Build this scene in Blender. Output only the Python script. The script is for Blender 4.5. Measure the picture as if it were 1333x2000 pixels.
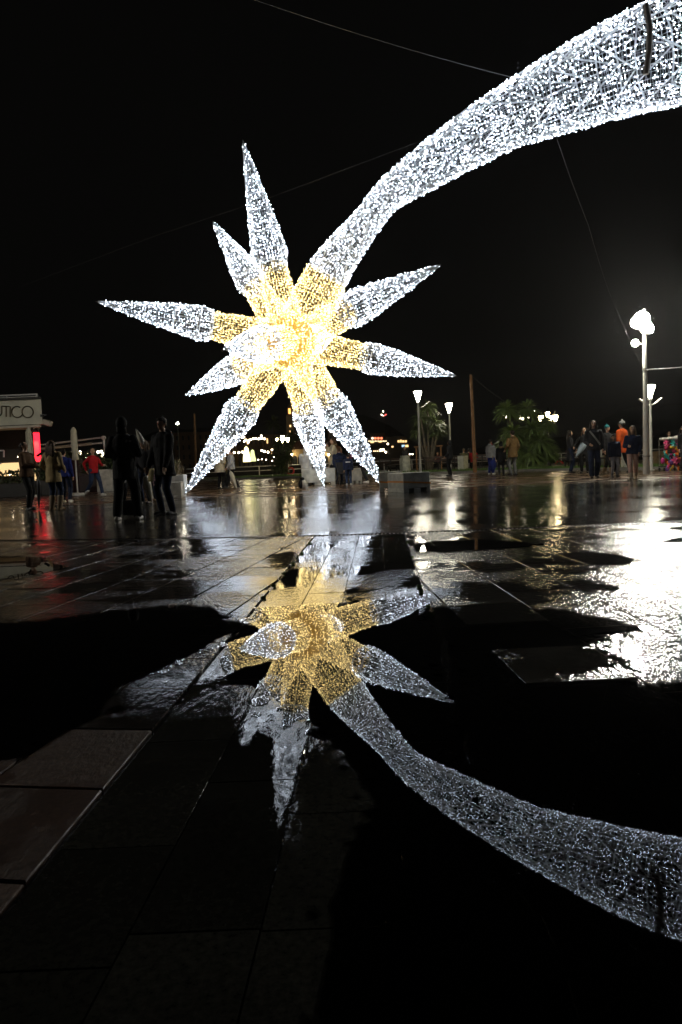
import bpy, math, random
import numpy as np
from mathutils import Vector, Matrix, Quaternion
random.seed(7)
rng = np.random.default_rng(7)
sc = bpy.context.scene
for o in list(bpy.data.objects): bpy.data.objects.remove(o)
COL = sc.collection

# ------------------------------------------------------------------ camera
FPX, CH, PITCH, ROLL = 1400.0, 0.82, math.atan(97/1400.0), 0.043
_F = Vector((0, math.cos(PITCH), -math.sin(PITCH)))
_U0 = Vector((0, math.sin(PITCH), math.cos(PITCH)))
_R0 = Vector((1, 0, 0))
_R = _R0*math.cos(ROLL) - _U0*math.sin(ROLL)
_U = _R0*math.sin(ROLL) + _U0*math.cos(ROLL)
cam = bpy.data.cameras.new('camera')
camo = bpy.data.objects.new('camera', cam); COL.objects.link(camo)
m = Matrix((( _R.x, _U.x, -_F.x, 0), (_R.y, _U.y, -_F.y, 0), (_R.z, _U.z, -_F.z, CH), (0, 0, 0, 1)))
camo.matrix_world = m
cam.sensor_fit = 'VERTICAL'; cam.sensor_height = 36.0; cam.lens = 36.0*FPX/2000.0
cam.clip_start = 0.05; cam.clip_end = 3000
cam.dof.use_dof = False
sc.camera = camo

# ------------------------------------------------------------------ world (night), moon, exposure
w = bpy.data.worlds.new('World'); sc.world = w; w.use_nodes = True
nt = w.node_tree; nt.nodes.clear()
out = nt.nodes.new('ShaderNodeOutputWorld')
sky = nt.nodes.new('ShaderNodeTexSky'); sky.sky_type = 'NISHITA'; sky.sun_disc = False
sky.sun_elevation = math.radians(-8); sky.sun_rotation = math.radians(200)
bg = nt.nodes.new('ShaderNodeBackground'); bg.inputs[1].default_value = 0.05
bg2 = nt.nodes.new('ShaderNodeBackground'); bg2.inputs[0].default_value = (1.0, 0.95, 0.85, 1); bg2.inputs[1].default_value = 0.0011
add = nt.nodes.new('ShaderNodeAddShader')
nt.links.new(sky.outputs[0], bg.inputs[0]); nt.links.new(bg.outputs[0], add.inputs[0]); nt.links.new(bg2.outputs[0], add.inputs[1])
nt.links.new(add.outputs[0], out.inputs[0])
sl = bpy.data.lights.new('moon', 'SUN'); sl.energy = 0.002; sl.angle = math.radians(0.5); sl.color = (0.8, 0.9, 1.0)
so = bpy.data.objects.new('moon', sl); so.rotation_euler = (math.radians(40), 0, math.radians(200)); COL.objects.link(so)
sc.view_settings.view_transform = 'Standard'; sc.view_settings.look = 'None'
sc.view_settings.exposure = 0.45; sc.view_settings.gamma = 1
sc.render.engine = 'CYCLES'
HAZE = 0.0002  # density of the mist added for lamp glow
cy = sc.cycles
cy.max_bounces = 6; cy.diffuse_bounces = 2; cy.glossy_bounces = 3; cy.transparent_max_bounces = 10; cy.transmission_bounces = 2
cy.use_denoising = True
cy.adaptive_threshold = 0.02
cy.sample_clamp_indirect = 4.0; cy.sample_clamp_direct = 0
cy.caustics_reflective = False; cy.caustics_refractive = False

# ------------------------------------------------------------------ pixel helpers (pixels of the 1333x2000 photograph)
def ray(px, py):
    d = _F + _R*((px-666.5)/FPX) - _U*((py-1000.0)/FPX)
    return d/d.y
def W(px, py, d):
    r = ray(px, py); return Vector((r.x*d, d, CH + r.z*d))
def G(px, py, z=0.0):
    r = ray(px, py); d = (z-CH)/r.z
    return Vector((r.x*d, d, z))

# ------------------------------------------------------------------ object helpers
def link(o, parent=None):
    COL.objects.link(o)
    if parent is not None: o.parent = parent
    return o
def tag(o, label=None, cat=None, group=None, kind=None):
    if label: o['label'] = label
    if cat: o['category'] = cat
    if group: o['group'] = group
    if kind: o['kind'] = kind
    return o
def empty(name, loc, rz=0, label=None, cat=None, group=None, sc_=1.0):
    o = bpy.data.objects.new(name, None); o.location = loc; o.rotation_euler = (0, 0, rz); o.scale = (sc_, sc_, sc_)
    o.empty_display_size = 0.2
    link(o); return tag(o, label, cat, group)
def copy_tree(o, parent=None):
    c = o.copy(); COL.objects.link(c); c.parent = parent
    for ch in list(o.children): copy_tree(ch, c)
    return c

class MB:
    def __init__(s): s.v = []; s.f = []; s.smooth = False
    def add(s, vs, fs):
        n = len(s.v); s.v.extend([tuple(v) for v in vs]); s.f.extend([tuple(i+n for i in f) for f in fs]); return s
    def box(s, c, size, rz=0, rx=0, ry=0, bev=0.0):
        x, y, z = [a/2 for a in size]
        if bev <= 0:
            vs = [Vector((a*x, b*y, d*z)) for d in (-1, 1) for b in (-1, 1) for a in (-1, 1)]
            fs = [(0, 2, 3, 1), (4, 5, 7, 6), (0, 1, 5, 4), (1, 3, 7, 5), (3, 2, 6, 7), (2, 0, 4, 6)]
        else:
            b_ = min(bev, x*.9, y*.9, z*.9); vs = []; idx = {}
            for sx in (-1, 1):
                for sy in (-1, 1):
                    for sz in (-1, 1):
                        for k in range(3):
                            p = [sx*x, sy*y, sz*z]
                            for j, (sg) in enumerate((sx, sy, sz)):
                                if j != k: p[j] -= sg*b_
                            idx[(sx, sy, sz, k)] = len(vs); vs.append(Vector(p))
            fs = []
            for k in range(3):
                a_, b2 = [j for j in range(3) if j != k]
                for sg in (-1, 1):
                    q = []
                    for (u, v) in ((-1, -1), (1, -1), (1, 1), (-1, 1)):
                        t = [0, 0, 0]; t[k] = sg; t[a_] = u; t[b2] = v
                        q.append(idx[(t[0], t[1], t[2], k)])
                    fs.append(tuple(q))
            for k in range(3):
                a_, b2 = [j for j in range(3) if j != k]
                for u in (-1, 1):
                    for v in (-1, 1):
                        t1 = [0, 0, 0]; t1[k] = -1; t1[a_] = u; t1[b2] = v
                        t2 = list(t1); t2[k] = 1
                        fs.append((idx[(*t1, a_)], idx[(*t2, a_)], idx[(*t2, b2)], idx[(*t1, b2)]))
            for sx in (-1, 1):
                for sy in (-1, 1):
                    for sz in (-1, 1):
                        fs.append(tuple(idx[(sx, sy, sz, k)] for k in range(3)))
        M = Matrix.Translation(c) @ Matrix.Rotation(rz, 4, 'Z') @ Matrix.Rotation(ry, 4, 'Y') @ Matrix.Rotation(rx, 4, 'X')
        return s.add([M @ v for v in vs], fs)
    def tube(s, pts, r, n=6, cap=True):
        pts = [Vector(p) for p in pts]
        rs = r if isinstance(r, (list, tuple)) else [r]*len(pts)
        vs = []; fs = []
        t0 = (pts[1]-pts[0]).normalized()
        a = t0.orthogonal().normalized()
        for i, p in enumerate(pts):
            t = ((pts[min(i+1, len(pts)-1)]-pts[max(i-1, 0)])).normalized()
            a = (a - t*a.dot(t)).normalized(); b = t.cross(a)
            for k in range(n):
                an = 2*math.pi*k/n
                vs.append(p + (a*math.cos(an)+b*math.sin(an))*rs[i])
        for i in range(len(pts)-1):
            for k in range(n):
                fs.append((i*n+k, i*n+(k+1) % n, (i+1)*n+(k+1) % n, (i+1)*n+k))
        if cap: fs.append(tuple(range(n))[::-1]); fs.append(tuple((len(pts)-1)*n+k for k in range(n)))
        return s.add(vs, fs)
    def lathe(s, c, prof, n=16, jit=None, cap=True):
        c = Vector(c); vs = []; fs = []
        for i, (r, z) in enumerate(prof):
            for k in range(n):
                an = 2*math.pi*k/n
                rr = r*(1 + (jit(k, i) if jit else 0))
                vs.append(c+Vector((rr*math.cos(an), rr*math.sin(an), z)))
        for i in range(len(prof)-1):
            for k in range(n):
                fs.append((i*n+k, i*n+(k+1) % n, (i+1)*n+(k+1) % n, (i+1)*n+k))
        if cap: fs.append(tuple(range(n))[::-1]); fs.append(tuple((len(prof)-1)*n+k for k in range(n)))
        return s.add(vs, fs)
    def ball(s, c, r, n=10, m_=6, R=None):
        c = Vector(c); rx, ry, rz = (r, r, r) if not isinstance(r, (tuple, list)) else r
        vs = [Vector((0, 0, -rz))]
        for i in range(1, m_):
            th = -math.pi/2 + math.pi*i/m_
            for k in range(n):
                an = 2*math.pi*k/n
                vs.append(Vector((rx*math.cos(th)*math.cos(an), ry*math.cos(th)*math.sin(an), rz*math.sin(th))))
        vs.append(Vector((0, 0, rz)))
        fs = [(0, 1+(k+1) % n, 1+k) for k in range(n)]
        for i in range(m_-2):
            for k in range(n):
                fs.append((1+i*n+k, 1+i*n+(k+1) % n, 1+(i+1)*n+(k+1) % n, 1+(i+1)*n+k))
        L = len(vs)-1; b = 1+(m_-2)*n
        fs += [(b+k, b+(k+1) % n, L) for k in range(n)]
        if R is not None: vs = [R @ v for v in vs]
        return s.add([c+v for v in vs], fs)
    def build(s, name, mat, parent=None, smooth=None, kind=None):
        me = bpy.data.meshes.new(name); me.from_pydata(s.v, [], s.f); me.update()
        if mat: me.materials.append(mat)
        if (s.smooth if smooth is None else smooth):
            me.polygons.foreach_set('use_smooth', [True]*len(me.polygons))
        o = bpy.data.objects.new(name, me); link(o, parent)
        if kind: o['kind'] = kind
        return o

# ------------------------------------------------------------------ materials
_mats = {}
def mat(name, col, rough=0.6, metal=0.0, var=0.25, scale=8.0, bump=0.0, bscale=40.0, emis=None, estr=0.0, rvar=0.0, spec=0.5):
    if name in _mats: return _mats[name]
    m = bpy.data.materials.new(name); m.use_nodes = True; t = m.node_tree; N = t.nodes; L = t.links
    p = N['Principled BSDF']
    p.inputs['Roughness'].default_value = rough; p.inputs['Metallic'].default_value = metal
    p.inputs['Specular IOR Level'].default_value = spec
    tc = N.new('ShaderNodeTexCoord')
    if var > 0:
        nz = N.new('ShaderNodeTexNoise'); nz.inputs['Scale'].default_value = scale; nz.inputs['Detail'].default_value = 5
        L.new(tc.outputs['Object'], nz.inputs['Vector'])
        mr = N.new('ShaderNodeMapRange'); mr.inputs[1].default_value = 0.3; mr.inputs[2].default_value = 0.7
        mr.inputs[3].default_value = 1-var; mr.inputs[4].default_value = 1+var
        L.new(nz.outputs[0], mr.inputs[0])
        mx = N.new('ShaderNodeVectorMath'); mx.operation = 'SCALE'; mx.inputs[0].default_value = col[:3]
        L.new(mr.outputs[0], mx.inputs['Scale']); L.new(mx.outputs[0], p.inputs['Base Color'])
        if rvar:
            m2 = N.new('ShaderNodeMapRange'); m2.inputs[1].default_value = 0.35; m2.inputs[2].default_value = 0.65
            m2.inputs[3].default_value = max(.02, rough-rvar); m2.inputs[4].default_value = min(1, rough+rvar)
            L.new(nz.outputs[0], m2.inputs[0]); L.new(m2.outputs[0], p.inputs['Roughness'])
    else:
        p.inputs['Base Color'].default_value = (*col[:3], 1)
    if bump:
        n2 = N.new('ShaderNodeTexNoise'); n2.inputs['Scale'].default_value = bscale; n2.inputs['Detail'].default_value = 4
        L.new(tc.outputs['Object'], n2.inputs['Vector'])
        b = N.new('ShaderNodeBump'); b.inputs['Strength'].default_value = bump; b.inputs['Distance'].default_value = 0.01
        L.new(n2.outputs[0], b.inputs['Height']); L.new(b.outputs[0], p.inputs['Normal'])
    if emis:
        p.inputs['Emission Color'].default_value = (*emis, 1); p.inputs['Emission Strength'].default_value = estr
    _mats[name] = m; return m
def emit(name, col, s):
    if name in _mats: return _mats[name]
    m = bpy.data.materials.new(name); m.use_nodes = True; t = m.node_tree; t.nodes.clear()
    e = t.nodes.new('ShaderNodeEmission'); e.inputs[0].default_value = (*col, 1); e.inputs[1].default_value = s
    o = t.nodes.new('ShaderNodeOutputMaterial'); t.links.new(e.outputs[0], o.inputs[0])
    _mats[name] = m; return m

def paving_mat(name, c1, c2, wet_lo, wet_hi, wscale, bump, brick=None, far_brown=False, ripple=0.0, gscale=60.0, dry=0.0, bdist=0.0065):
    """wet stone: base colour mottled in place and per slab, gloss by a noise of world position"""
    m = bpy.data.materials.new(name); m.use_nodes = True; t = m.node_tree; N = t.nodes; L = t.links
    p = N['Principled BSDF']; p.inputs['IOR'].default_value = 1.45
    ge = N.new('ShaderNodeNewGeometry'); oi = N.new('ShaderNodeObjectInfo')
    def noise(scale, det=4, vec=None, rough=0.5):
        n = N.new('ShaderNodeTexNoise'); n.inputs['Scale'].default_value = scale; n.inputs['Detail'].default_value = det
        n.inputs['Roughness'].default_value = rough
        L.new(vec or ge.outputs['Position'], n.inputs['Vector']); return n.outputs[0]
    def rngm(src, a, b, c, d):
        r = N.new('ShaderNodeMapRange'); r.inputs[1].default_value = a; r.inputs[2].default_value = b
        r.inputs[3].default_value = c; r.inputs[4].default_value = d; L.new(src, r.inputs[0]); return r.outputs[0]
    def mth(op, a, b):
        r = N.new('ShaderNodeMath'); r.operation = op
        for i, v in enumerate((a, b)):
            if isinstance(v, (int, float)): r.inputs[i].default_value = v
            else: L.new(v, r.inputs[i])
        return r.outputs[0]
    def mixc(f, a, b):
        r = N.new('ShaderNodeMix'); r.data_type = 'RGBA'
        L.new(f, r.inputs[0])
        for i, v in ((6, a), (7, b)):
            if isinstance(v, tuple): r.inputs[i].default_value = (*v, 1)
            else: L.new(v, r.inputs[i])
        return r.outputs[2]
    grain = noise(gscale, 6, rough=0.7); mott = noise(2.2, 5)
    col = mixc(rngm(grain, 0.35, 0.65, 0, 1), c1, c2)
    pv = rngm(oi.outputs['Random'], 0, 1, 0.55, 1.25)
    pm = mth('MULTIPLY', pv, rngm(mott, 0.3, 0.7, 0.6, 1.25))
    sc2 = N.new('ShaderNodeVectorMath'); sc2.operation = 'SCALE'; L.new(col, sc2.inputs[0]); L.new(pm, sc2.inputs['Scale'])
    colo = sc2.outputs[0]
    wet = noise(wscale, 5, rough=0.6)
    wv = mth('ADD', wet, mth('MULTIPLY', mth('SUBTRACT', oi.outputs['Random'], 0.5), 0.10))
    rough = rngm(wv, 0.47, 0.53, wet_lo, wet_hi)
    bs = rngm(wv, 0.46, 0.54, 0.12, 1.0)
    gm = N.new('ShaderNodeMapping'); gm.inputs['Scale'].default_value = (1.0, 0.38, 1.0); L.new(ge.outputs['Position'], gm.inputs[0])
    hgt = mth('ADD', mth('MULTIPLY', noise(44, 3, vec=gm.outputs[0], rough=0.55), 1.5), mth('MULTIPLY', noise(14, 3), 0.6))
    if brick:
        sx = N.new('ShaderNodeSeparateXYZ'); L.new(ge.outputs['Position'], sx.inputs[0])
        br = N.new('ShaderNodeTexBrick'); br.inputs['Scale'].default_value = 1.0
        br.inputs['Mortar Size'].default_value = 0.006; br.inputs['Mortar Smooth'].default_value = 0.3
        br.inputs['Brick Width'].default_value = brick[0]; br.inputs['Row Height'].default_value = brick[1]
        br.inputs['Color1'].default_value = (1, 1, 1, 1); br.inputs['Color2'].default_value = (0.6, 0.6, 0.6, 1); br.inputs['Mortar'].default_value = (0, 0, 0, 1)
        rot = N.new('ShaderNodeMapping'); rot.inputs['Rotation'].default_value = (0, 0, 0.12)
        L.new(ge.outputs['Position'], rot.inputs[0]); L.new(rot.outputs[0], br.inputs['Vector'])
        hgt = mth('ADD', mth('MULTIPLY', hgt, 0.8), mth('MULTIPLY', br.outputs['Color'], 3.5))
        cm = mixc(rngm(br.outputs['Fac'], 0, 1, 0, 0.7), colo, (0.01, 0.01, 0.01)); colo = cm
        if far_brown:
            # beyond the ring of standing water the paving is reddish and drains dry
            edge = mth('ADD', sx.outputs[1], mth('MULTIPLY', mth('SUBTRACT', noise(0.35, 4), 0.5), 5.0))
            fb = rngm(edge, 18.2, 19.6, 0, 1)
            red = N.new('ShaderNodeVectorMath'); red.operation = 'MULTIPLY'; red.inputs[1].default_value = (2.2, 1.5, 1.05)
            L.new(colo, red.inputs[0])
            colo = mixc(fb, colo, red.outputs[0])
            rr = N.new('ShaderNodeMix'); L.new(fb, rr.inputs[0]); L.new(rough, rr.inputs[2])
            L.new(rngm(noise(1.3, 5), 0.42, 0.58, 0.10, 0.34), rr.inputs[3]); rough = rr.outputs[0]
            r3 = N.new('ShaderNodeMix'); L.new(fb, r3.inputs[0]); L.new(bs, r3.inputs[2]); r3.inputs[3].default_value = 0.8; bs = r3.outputs[0]
    L.new(colo, p.inputs['Base Color']); L.new(rough, p.inputs['Roughness'])
    b = N.new('ShaderNodeBump'); b.inputs['Distance'].default_value = bdist
    L.new(mth('MULTIPLY', bs, bump), b.inputs['Strength']); L.new(hgt, b.inputs['Height'])
    nrm = b.outputs[0]
    if ripple:
        mp = N.new('ShaderNodeMapping'); mp.inputs['Scale'].default_value = (0.35, 1.0, 1.0); L.new(ge.outputs['Position'], mp.inputs[0])
        b2 = N.new('ShaderNodeBump'); b2.inputs['Distance'].default_value = 0.02; b2.inputs['Strength'].default_value = ripple
        L.new(noise(11.0, 4, vec=mp.outputs[0]), b2.inputs['Height']); L.new(nrm, b2.inputs['Normal']); nrm = b2.outputs[0]
    L.new(nrm, p.inputs['Normal'])
    return m

def water_mat(name, bump=0.02, rough=0.015, scale=9.0, tint=0.75):
    m = bpy.data.materials.new(name); m.use_nodes = True; t = m.node_tree; t.nodes.clear(); N = t.nodes; L = t.links
    o = N.new('ShaderNodeOutputMaterial'); mx = N.new('ShaderNodeMixShader'); fr = N.new('ShaderNodeFresnel'); fr.inputs[0].default_value = 1.34
    tr = N.new('ShaderNodeBsdfTransparent'); tr.inputs[0].default_value = (tint, tint, tint*.97, 1)
    gl = N.new('ShaderNodeBsdfGlossy'); gl.inputs['Roughness'].default_value = rough
    ge = N.new('ShaderNodeNewGeometry')
    nz = N.new('ShaderNodeTexNoise'); nz.inputs['Scale'].default_value = scale; nz.inputs['Detail'].default_value = 3
    L.new(ge.outputs['Position'], nz.inputs['Vector'])
    b = N.new('ShaderNodeBump'); b.inputs['Strength'].default_value = bump; b.inputs['Distance'].default_value = 0.01
    L.new(nz.outputs[0], b.inputs['Height'])
    L.new(b.outputs[0], gl.inputs['Normal']); L.new(b.outputs[0], fr.inputs['Normal'])
    L.new(fr.outputs[0], mx.inputs[0]); L.new(tr.outputs[0], mx.inputs[1]); L.new(gl.outputs[0], mx.inputs[2]); L.new(mx.outputs[0], o.inputs[0])
    return m

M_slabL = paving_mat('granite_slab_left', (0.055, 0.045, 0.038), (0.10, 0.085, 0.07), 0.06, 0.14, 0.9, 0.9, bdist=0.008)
M_slabLn = paving_mat('granite_slab_left_near', (0.03, 0.025, 0.02), (0.07, 0.058, 0.048), 0.07, 0.20, 1.8, 0.9, bdist=0.006)  # near rows of the left field: darker base colour, slightly rougher
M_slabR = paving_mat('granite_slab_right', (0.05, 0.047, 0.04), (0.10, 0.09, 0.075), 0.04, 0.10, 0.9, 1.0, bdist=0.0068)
M_strip = paving_mat('granite_strip', (0.02, 0.02, 0.016), (0.065, 0.062, 0.048), 0.012, 0.07, 1.6, 0.22, bdist=0.004)
M_bed = mat('paving_bed_mortar', (0.02, 0.018, 0.015), 0.7)
M_outer = paving_mat('outer_paving', (0.03, 0.027, 0.022), (0.07, 0.06, 0.05), 0.04, 0.12, 0.9, 0.9, brick=(0.45, 0.42))
M_plaza = paving_mat('wet_brick_paving', (0.035, 0.032, 0.028), (0.07, 0.062, 0.05), 0.03, 0.10, 0.7, 0.5, brick=(0.5, 0.25), far_brown=True, ripple=0.16, gscale=25, bdist=0.005)
M_water = water_mat('puddle_water', bump=0.003, rough=0.0, scale=6)
M_led_w = emit('cold_white_led', (0.78, 0.87, 1.0), 17.0)
M_led_y = emit('warm_white_led', (1.0, 0.77, 0.33), 10.0)
M_net_w = mat('white_netting', (0.75, 0.78, 0.82), 0.5, var=0)
M_net_y = mat('golden_netting', (0.95, 0.81, 0.50), 0.5, var=0)
M_frame_w = mat('white_steel_frame', (0.7, 0.72, 0.74), 0.4, var=0.1)
M_steel = mat('galvanised_steel', (0.35, 0.34, 0.31), 0.4, 0.7)
M_gold = mat('gold_sheet', (0.6, 0.42, 0.12), 0.5, 0.0, var=0.15)
M_cable = mat('steel_cable', (0.16, 0.155, 0.15), 0.45, 0.3, var=0)

# ------------------------------------------------------------------ ground, sea, plaza, slabs
mb = MB(); mb.add([(-1500, -200, -1.6), (1500, -200, -1.6), (1500, 2500, -1.6), (-1500, 2500, -1.6)], [(0, 1, 2, 3)])
M_sea = mat('night_sea', (0.006, 0.008, 0.010), 0.16, var=0, bump=0.6, bscale=2.0)
tag(mb.build('sea', M_sea), 'dark sea beyond the promenade railing', kind='structure')
# drain polyline (world x,y) between the near slabs and the brick paving
DR = [(-12.0, 12.5), (-7.0, 10.2), (-4.42, 9.22), (-2.26, 8.54), (-0.4, 8.12), (0.47, 8.02), (1.89, 7.96), (3.81, 7.99), (7.5, 8.35), (13, 9.3)]
def drain_y(x):
    for (a, b), (c, d) in zip(DR, DR[1:]):
        if a <= x <= c: return b + (d-b)*(x-a)/(c-a)
    return DR[0][1] if x < DR[0][0] else DR[-1][1]
DG = 0.075   # half width of the drain
mb = MB()
# plaza sheet from the drain back to the kerb of the lawn, and round the sides
KERB = [(-60, 60), (-16, 49), (-8.19, 47.1), (-5.4, 46.3), (1.05, 40.4), (6.05, 37.4), (8.54, 35.5), (11.15, 32.1), (13.19, 27.6), (17, 20), (30, 4)]
pts = [(x, y+DG, 0) for x, y in DR] + [(30, 4, 0)] + [(x, y, 0) for x, y in KERB[::-1][1:]] + [(-60, 12.6, 0)]
mb.add(pts, [tuple(range(len(pts)))])
tag(mb.build('plaza', M_plaza), 'wet brick paving of the square beyond the drain', kind='structure')
mb = MB()
pts = [(x, y-DG, -0.012) for x, y in DR]
pts = [(-60, 12.4, -0.012)] + pts + [(30, 3.9, -0.012), (30, -20, -0.012), (-60, -20, -0.012)]
mb.add(pts[::-1], [tuple(range(len(pts)))])
mb.v = [v for v in mb.v]
mb.f = [tuple(reversed(f)) for f in mb.f]
pav = tag(mb.build('pavement', M_outer), 'paving that carries the near granite slabs', kind='structure')

def clip(poly, a, b, c):      # keep a*x+b*y<=c
    out_ = []
    for i in range(len(poly)):
        p, q = poly[i], poly[(i+1) % len(poly)]
        fp, fq = a*p[0]+b*p[1]-c, a*q[0]+b*q[1]-c
        if fp <= 0: out_.append(p)
        if (fp < 0 < fq) or (fq < 0 < fp):
            t = fp/(fp-fq); out_.append((p[0]+(q[0]-p[0])*t, p[1]+(q[1]-p[1])*t))
    return out_
def area(poly): return 0.5*sum(p[0]*q[1]-q[0]*p[1] for p, q in zip(poly, poly[1:]+poly[:1]))
def slab(poly, material, gap=0.004, tilt=0.0015, lift=0.0, dz=0.0007, ch=0.003):
    if len(poly) < 3 or abs(area(poly)) < 0.012: return None
    if area(poly) < 0: poly = poly[::-1]
    cx = sum(p[0] for p in poly)/len(poly); cy = sum(p[1] for p in poly)/len(poly)
    def inset(g):
        n = len(poly); out_ = []
        for i in range(n):
            p0, p1, p2 = [Vector(poly[(i+k) % n]) for k in (-1, 0, 1)]
            e1 = (p1-p0).normalized(); e2 = (p2-p1).normalized()
            n1 = Vector((-e1.y, e1.x)); n2 = Vector((-e2.y, e2.x))
            k = n1+n2; kk = k.length_squared
            out_.append(p1 + (k*(2*g/kk) if kk > 0.3 else (n1*g)))
        return out_
    a = inset(gap); b = inset(gap+ch)
    n = len(poly); tx, ty = random.gauss(0, tilt), random.gauss(0, tilt); hz = random.gauss(0, dz)+lift
    def zz(p): return hz + (p.x-cx)*tx + (p.y-cy)*ty
    vs = [(p.x-cx, p.y-cy, -0.03) for p in a] + [(p.x-cx, p.y-cy, zz(p)-ch) for p in a] + [(p.x-cx, p.y-cy, zz(p)) for p in b]
    fs = [tuple(2*n+i for i in range(n))]
    for r in (0, 1):
        for i in range(n): fs.append((r*n+i, r*n+(i+1) % n, (r+1)*n+(i+1) % n, (r+1)*n+i))
    mb = MB(); mb.add(vs, fs); o = mb.build('slab', material, pav); o.location = (cx, cy, 0); return o
def edgeL(y): return -0.73+0.053*y
def edgeR(y): return 0.25+0.055*y
RAISED = [G(1000, 1216).xy, G(1085, 1312).xy, G(975, 1165).xy]
def field(dirslope, side, wv, wu, material, x_at, near_red=None):
    """slab field whose long joints run along (dirslope,1)"""
    du = Vector((dirslope, 1)).normalized(); dv = Vector((du.y, -du.x))
    org = Vector((x_at, 8.0)); n = 0
    for i in range(-14, 14):
        off = random.choice((0, 0, 0.5, 0.5, 0.33))*wu
        for j in range(-22, 12):
            p = []
            for (a, b) in ((0, 0), (1, 0), (1, 1), (0, 1)):
                q = org + dv*((i+a)*wv) + du*((j+b)*wu+off); p.append((q.x, q.y))
            cx = sum(q[0] for q in p)/4; cy = sum(q[1] for q in p)/4
            if cy < 0.35 or cy > 12: continue
            if abs(cx) > 0.50*cy+0.70: continue
            if side < 0: p = clip(p, 1, -0.053, -0.73-0.012)
            else: p = clip(p, -1, 0.055, -0.25-0.004)
            # drain side: clip by local tangent of the polyline
            x0, x1 = cx-0.3, cx+0.3; y0, y1 = drain_y(x0)-DG, drain_y(x1)-DG
            if len(p) >= 3:
                s_ = (y1-y0)/(x1-x0); p = clip(p, -s_, 1, y0-s_*x0)
            if len(p) < 3: continue
            mt = material
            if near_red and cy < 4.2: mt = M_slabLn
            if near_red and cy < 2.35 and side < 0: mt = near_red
            lift = 0.0045 if any((Vector((cx, cy))-q).length < .25 for q in RAISED) else 0
            if slab(p, mt, lift=lift): n += 1
    return n
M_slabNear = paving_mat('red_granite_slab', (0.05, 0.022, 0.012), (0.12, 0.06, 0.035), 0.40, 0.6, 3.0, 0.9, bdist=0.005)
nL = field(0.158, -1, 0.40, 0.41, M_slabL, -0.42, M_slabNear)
nR = field(-0.045, 1, 0.42, 0.47, M_slabR, 0.80)
# centre strip, four columns
nS = 0
cols = [0.0, 0.26, 0.50, 0.76, 1.0]
for c in range(4):
    y = 0.35 + random.random()*0.3
    while y < 8.3:
        ln = random.choice((0.42, 0.55, 0.6, 0.38)); y1 = min(y+ln, 8.6)
        def X(yy, f): return edgeL(yy) + (edgeR(yy)-edgeL(yy))*f
        p = [(X(y, cols[c]), y), (X(y, cols[c+1]), y), (X(y1, cols[c+1]), y1), (X(y1, cols[c]), y1)]
        x0, x1 = p[0][0]-.2, p[1][0]+.2; ya, yb = drain_y(x0)-DG, drain_y(x1)-DG; s_ = (yb-ya)/(x1-x0)
        p = clip(p, -s_, 1, ya-s_*x0)
        if slab(p, M_strip, gap=0.002, tilt=0.0006, dz=0.0004, ch=0.0005): nS += 1
        y = y1
print('slabs', nL, nR, nS)

# drain channel with grating
dr = empty('drain_channel', (0, 8, 0), 0, 'narrow slotted drain grating crossing the square between slabs and brick paving', 'drain')
M_iron = mat('cast_iron', (0.05, 0.045, 0.04), 0.35, 0.6)
ch = MB(); bars = MB(); rim = MB()
for (a, b), (c, d) in zip(DR, DR[1:]):
    L_ = math.hypot(c-a, d-b); an = math.atan2(d-b, c-a); cx, cyy = (a+c)/2, (b+d)/2
    ch.box((cx, cyy-8, -0.06), (L_, 2*DG, 0.02), an)
    for sg in (-1, 1):
        rim.box((cx-math.sin(an)*sg*(DG-0.006), cyy+math.cos(an)*sg*(DG-0.006)-8, -0.0105), (L_, 0.008, 0.02), an)
    if a > -8 and c < 8:
        k = int(L_/0.045)
        for i in range(k):
            t = (i+.5)/k; bars.box((a+(c-a)*t, b+(d-b)*t-8, -0.012), (0.018, 2*DG-0.03, 0.016), an)
ch.build('channel', M_bed, dr); rim.build('rim', M_iron, dr); bars.build('grate_bar', M_iron, dr, kind='stuff')

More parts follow.
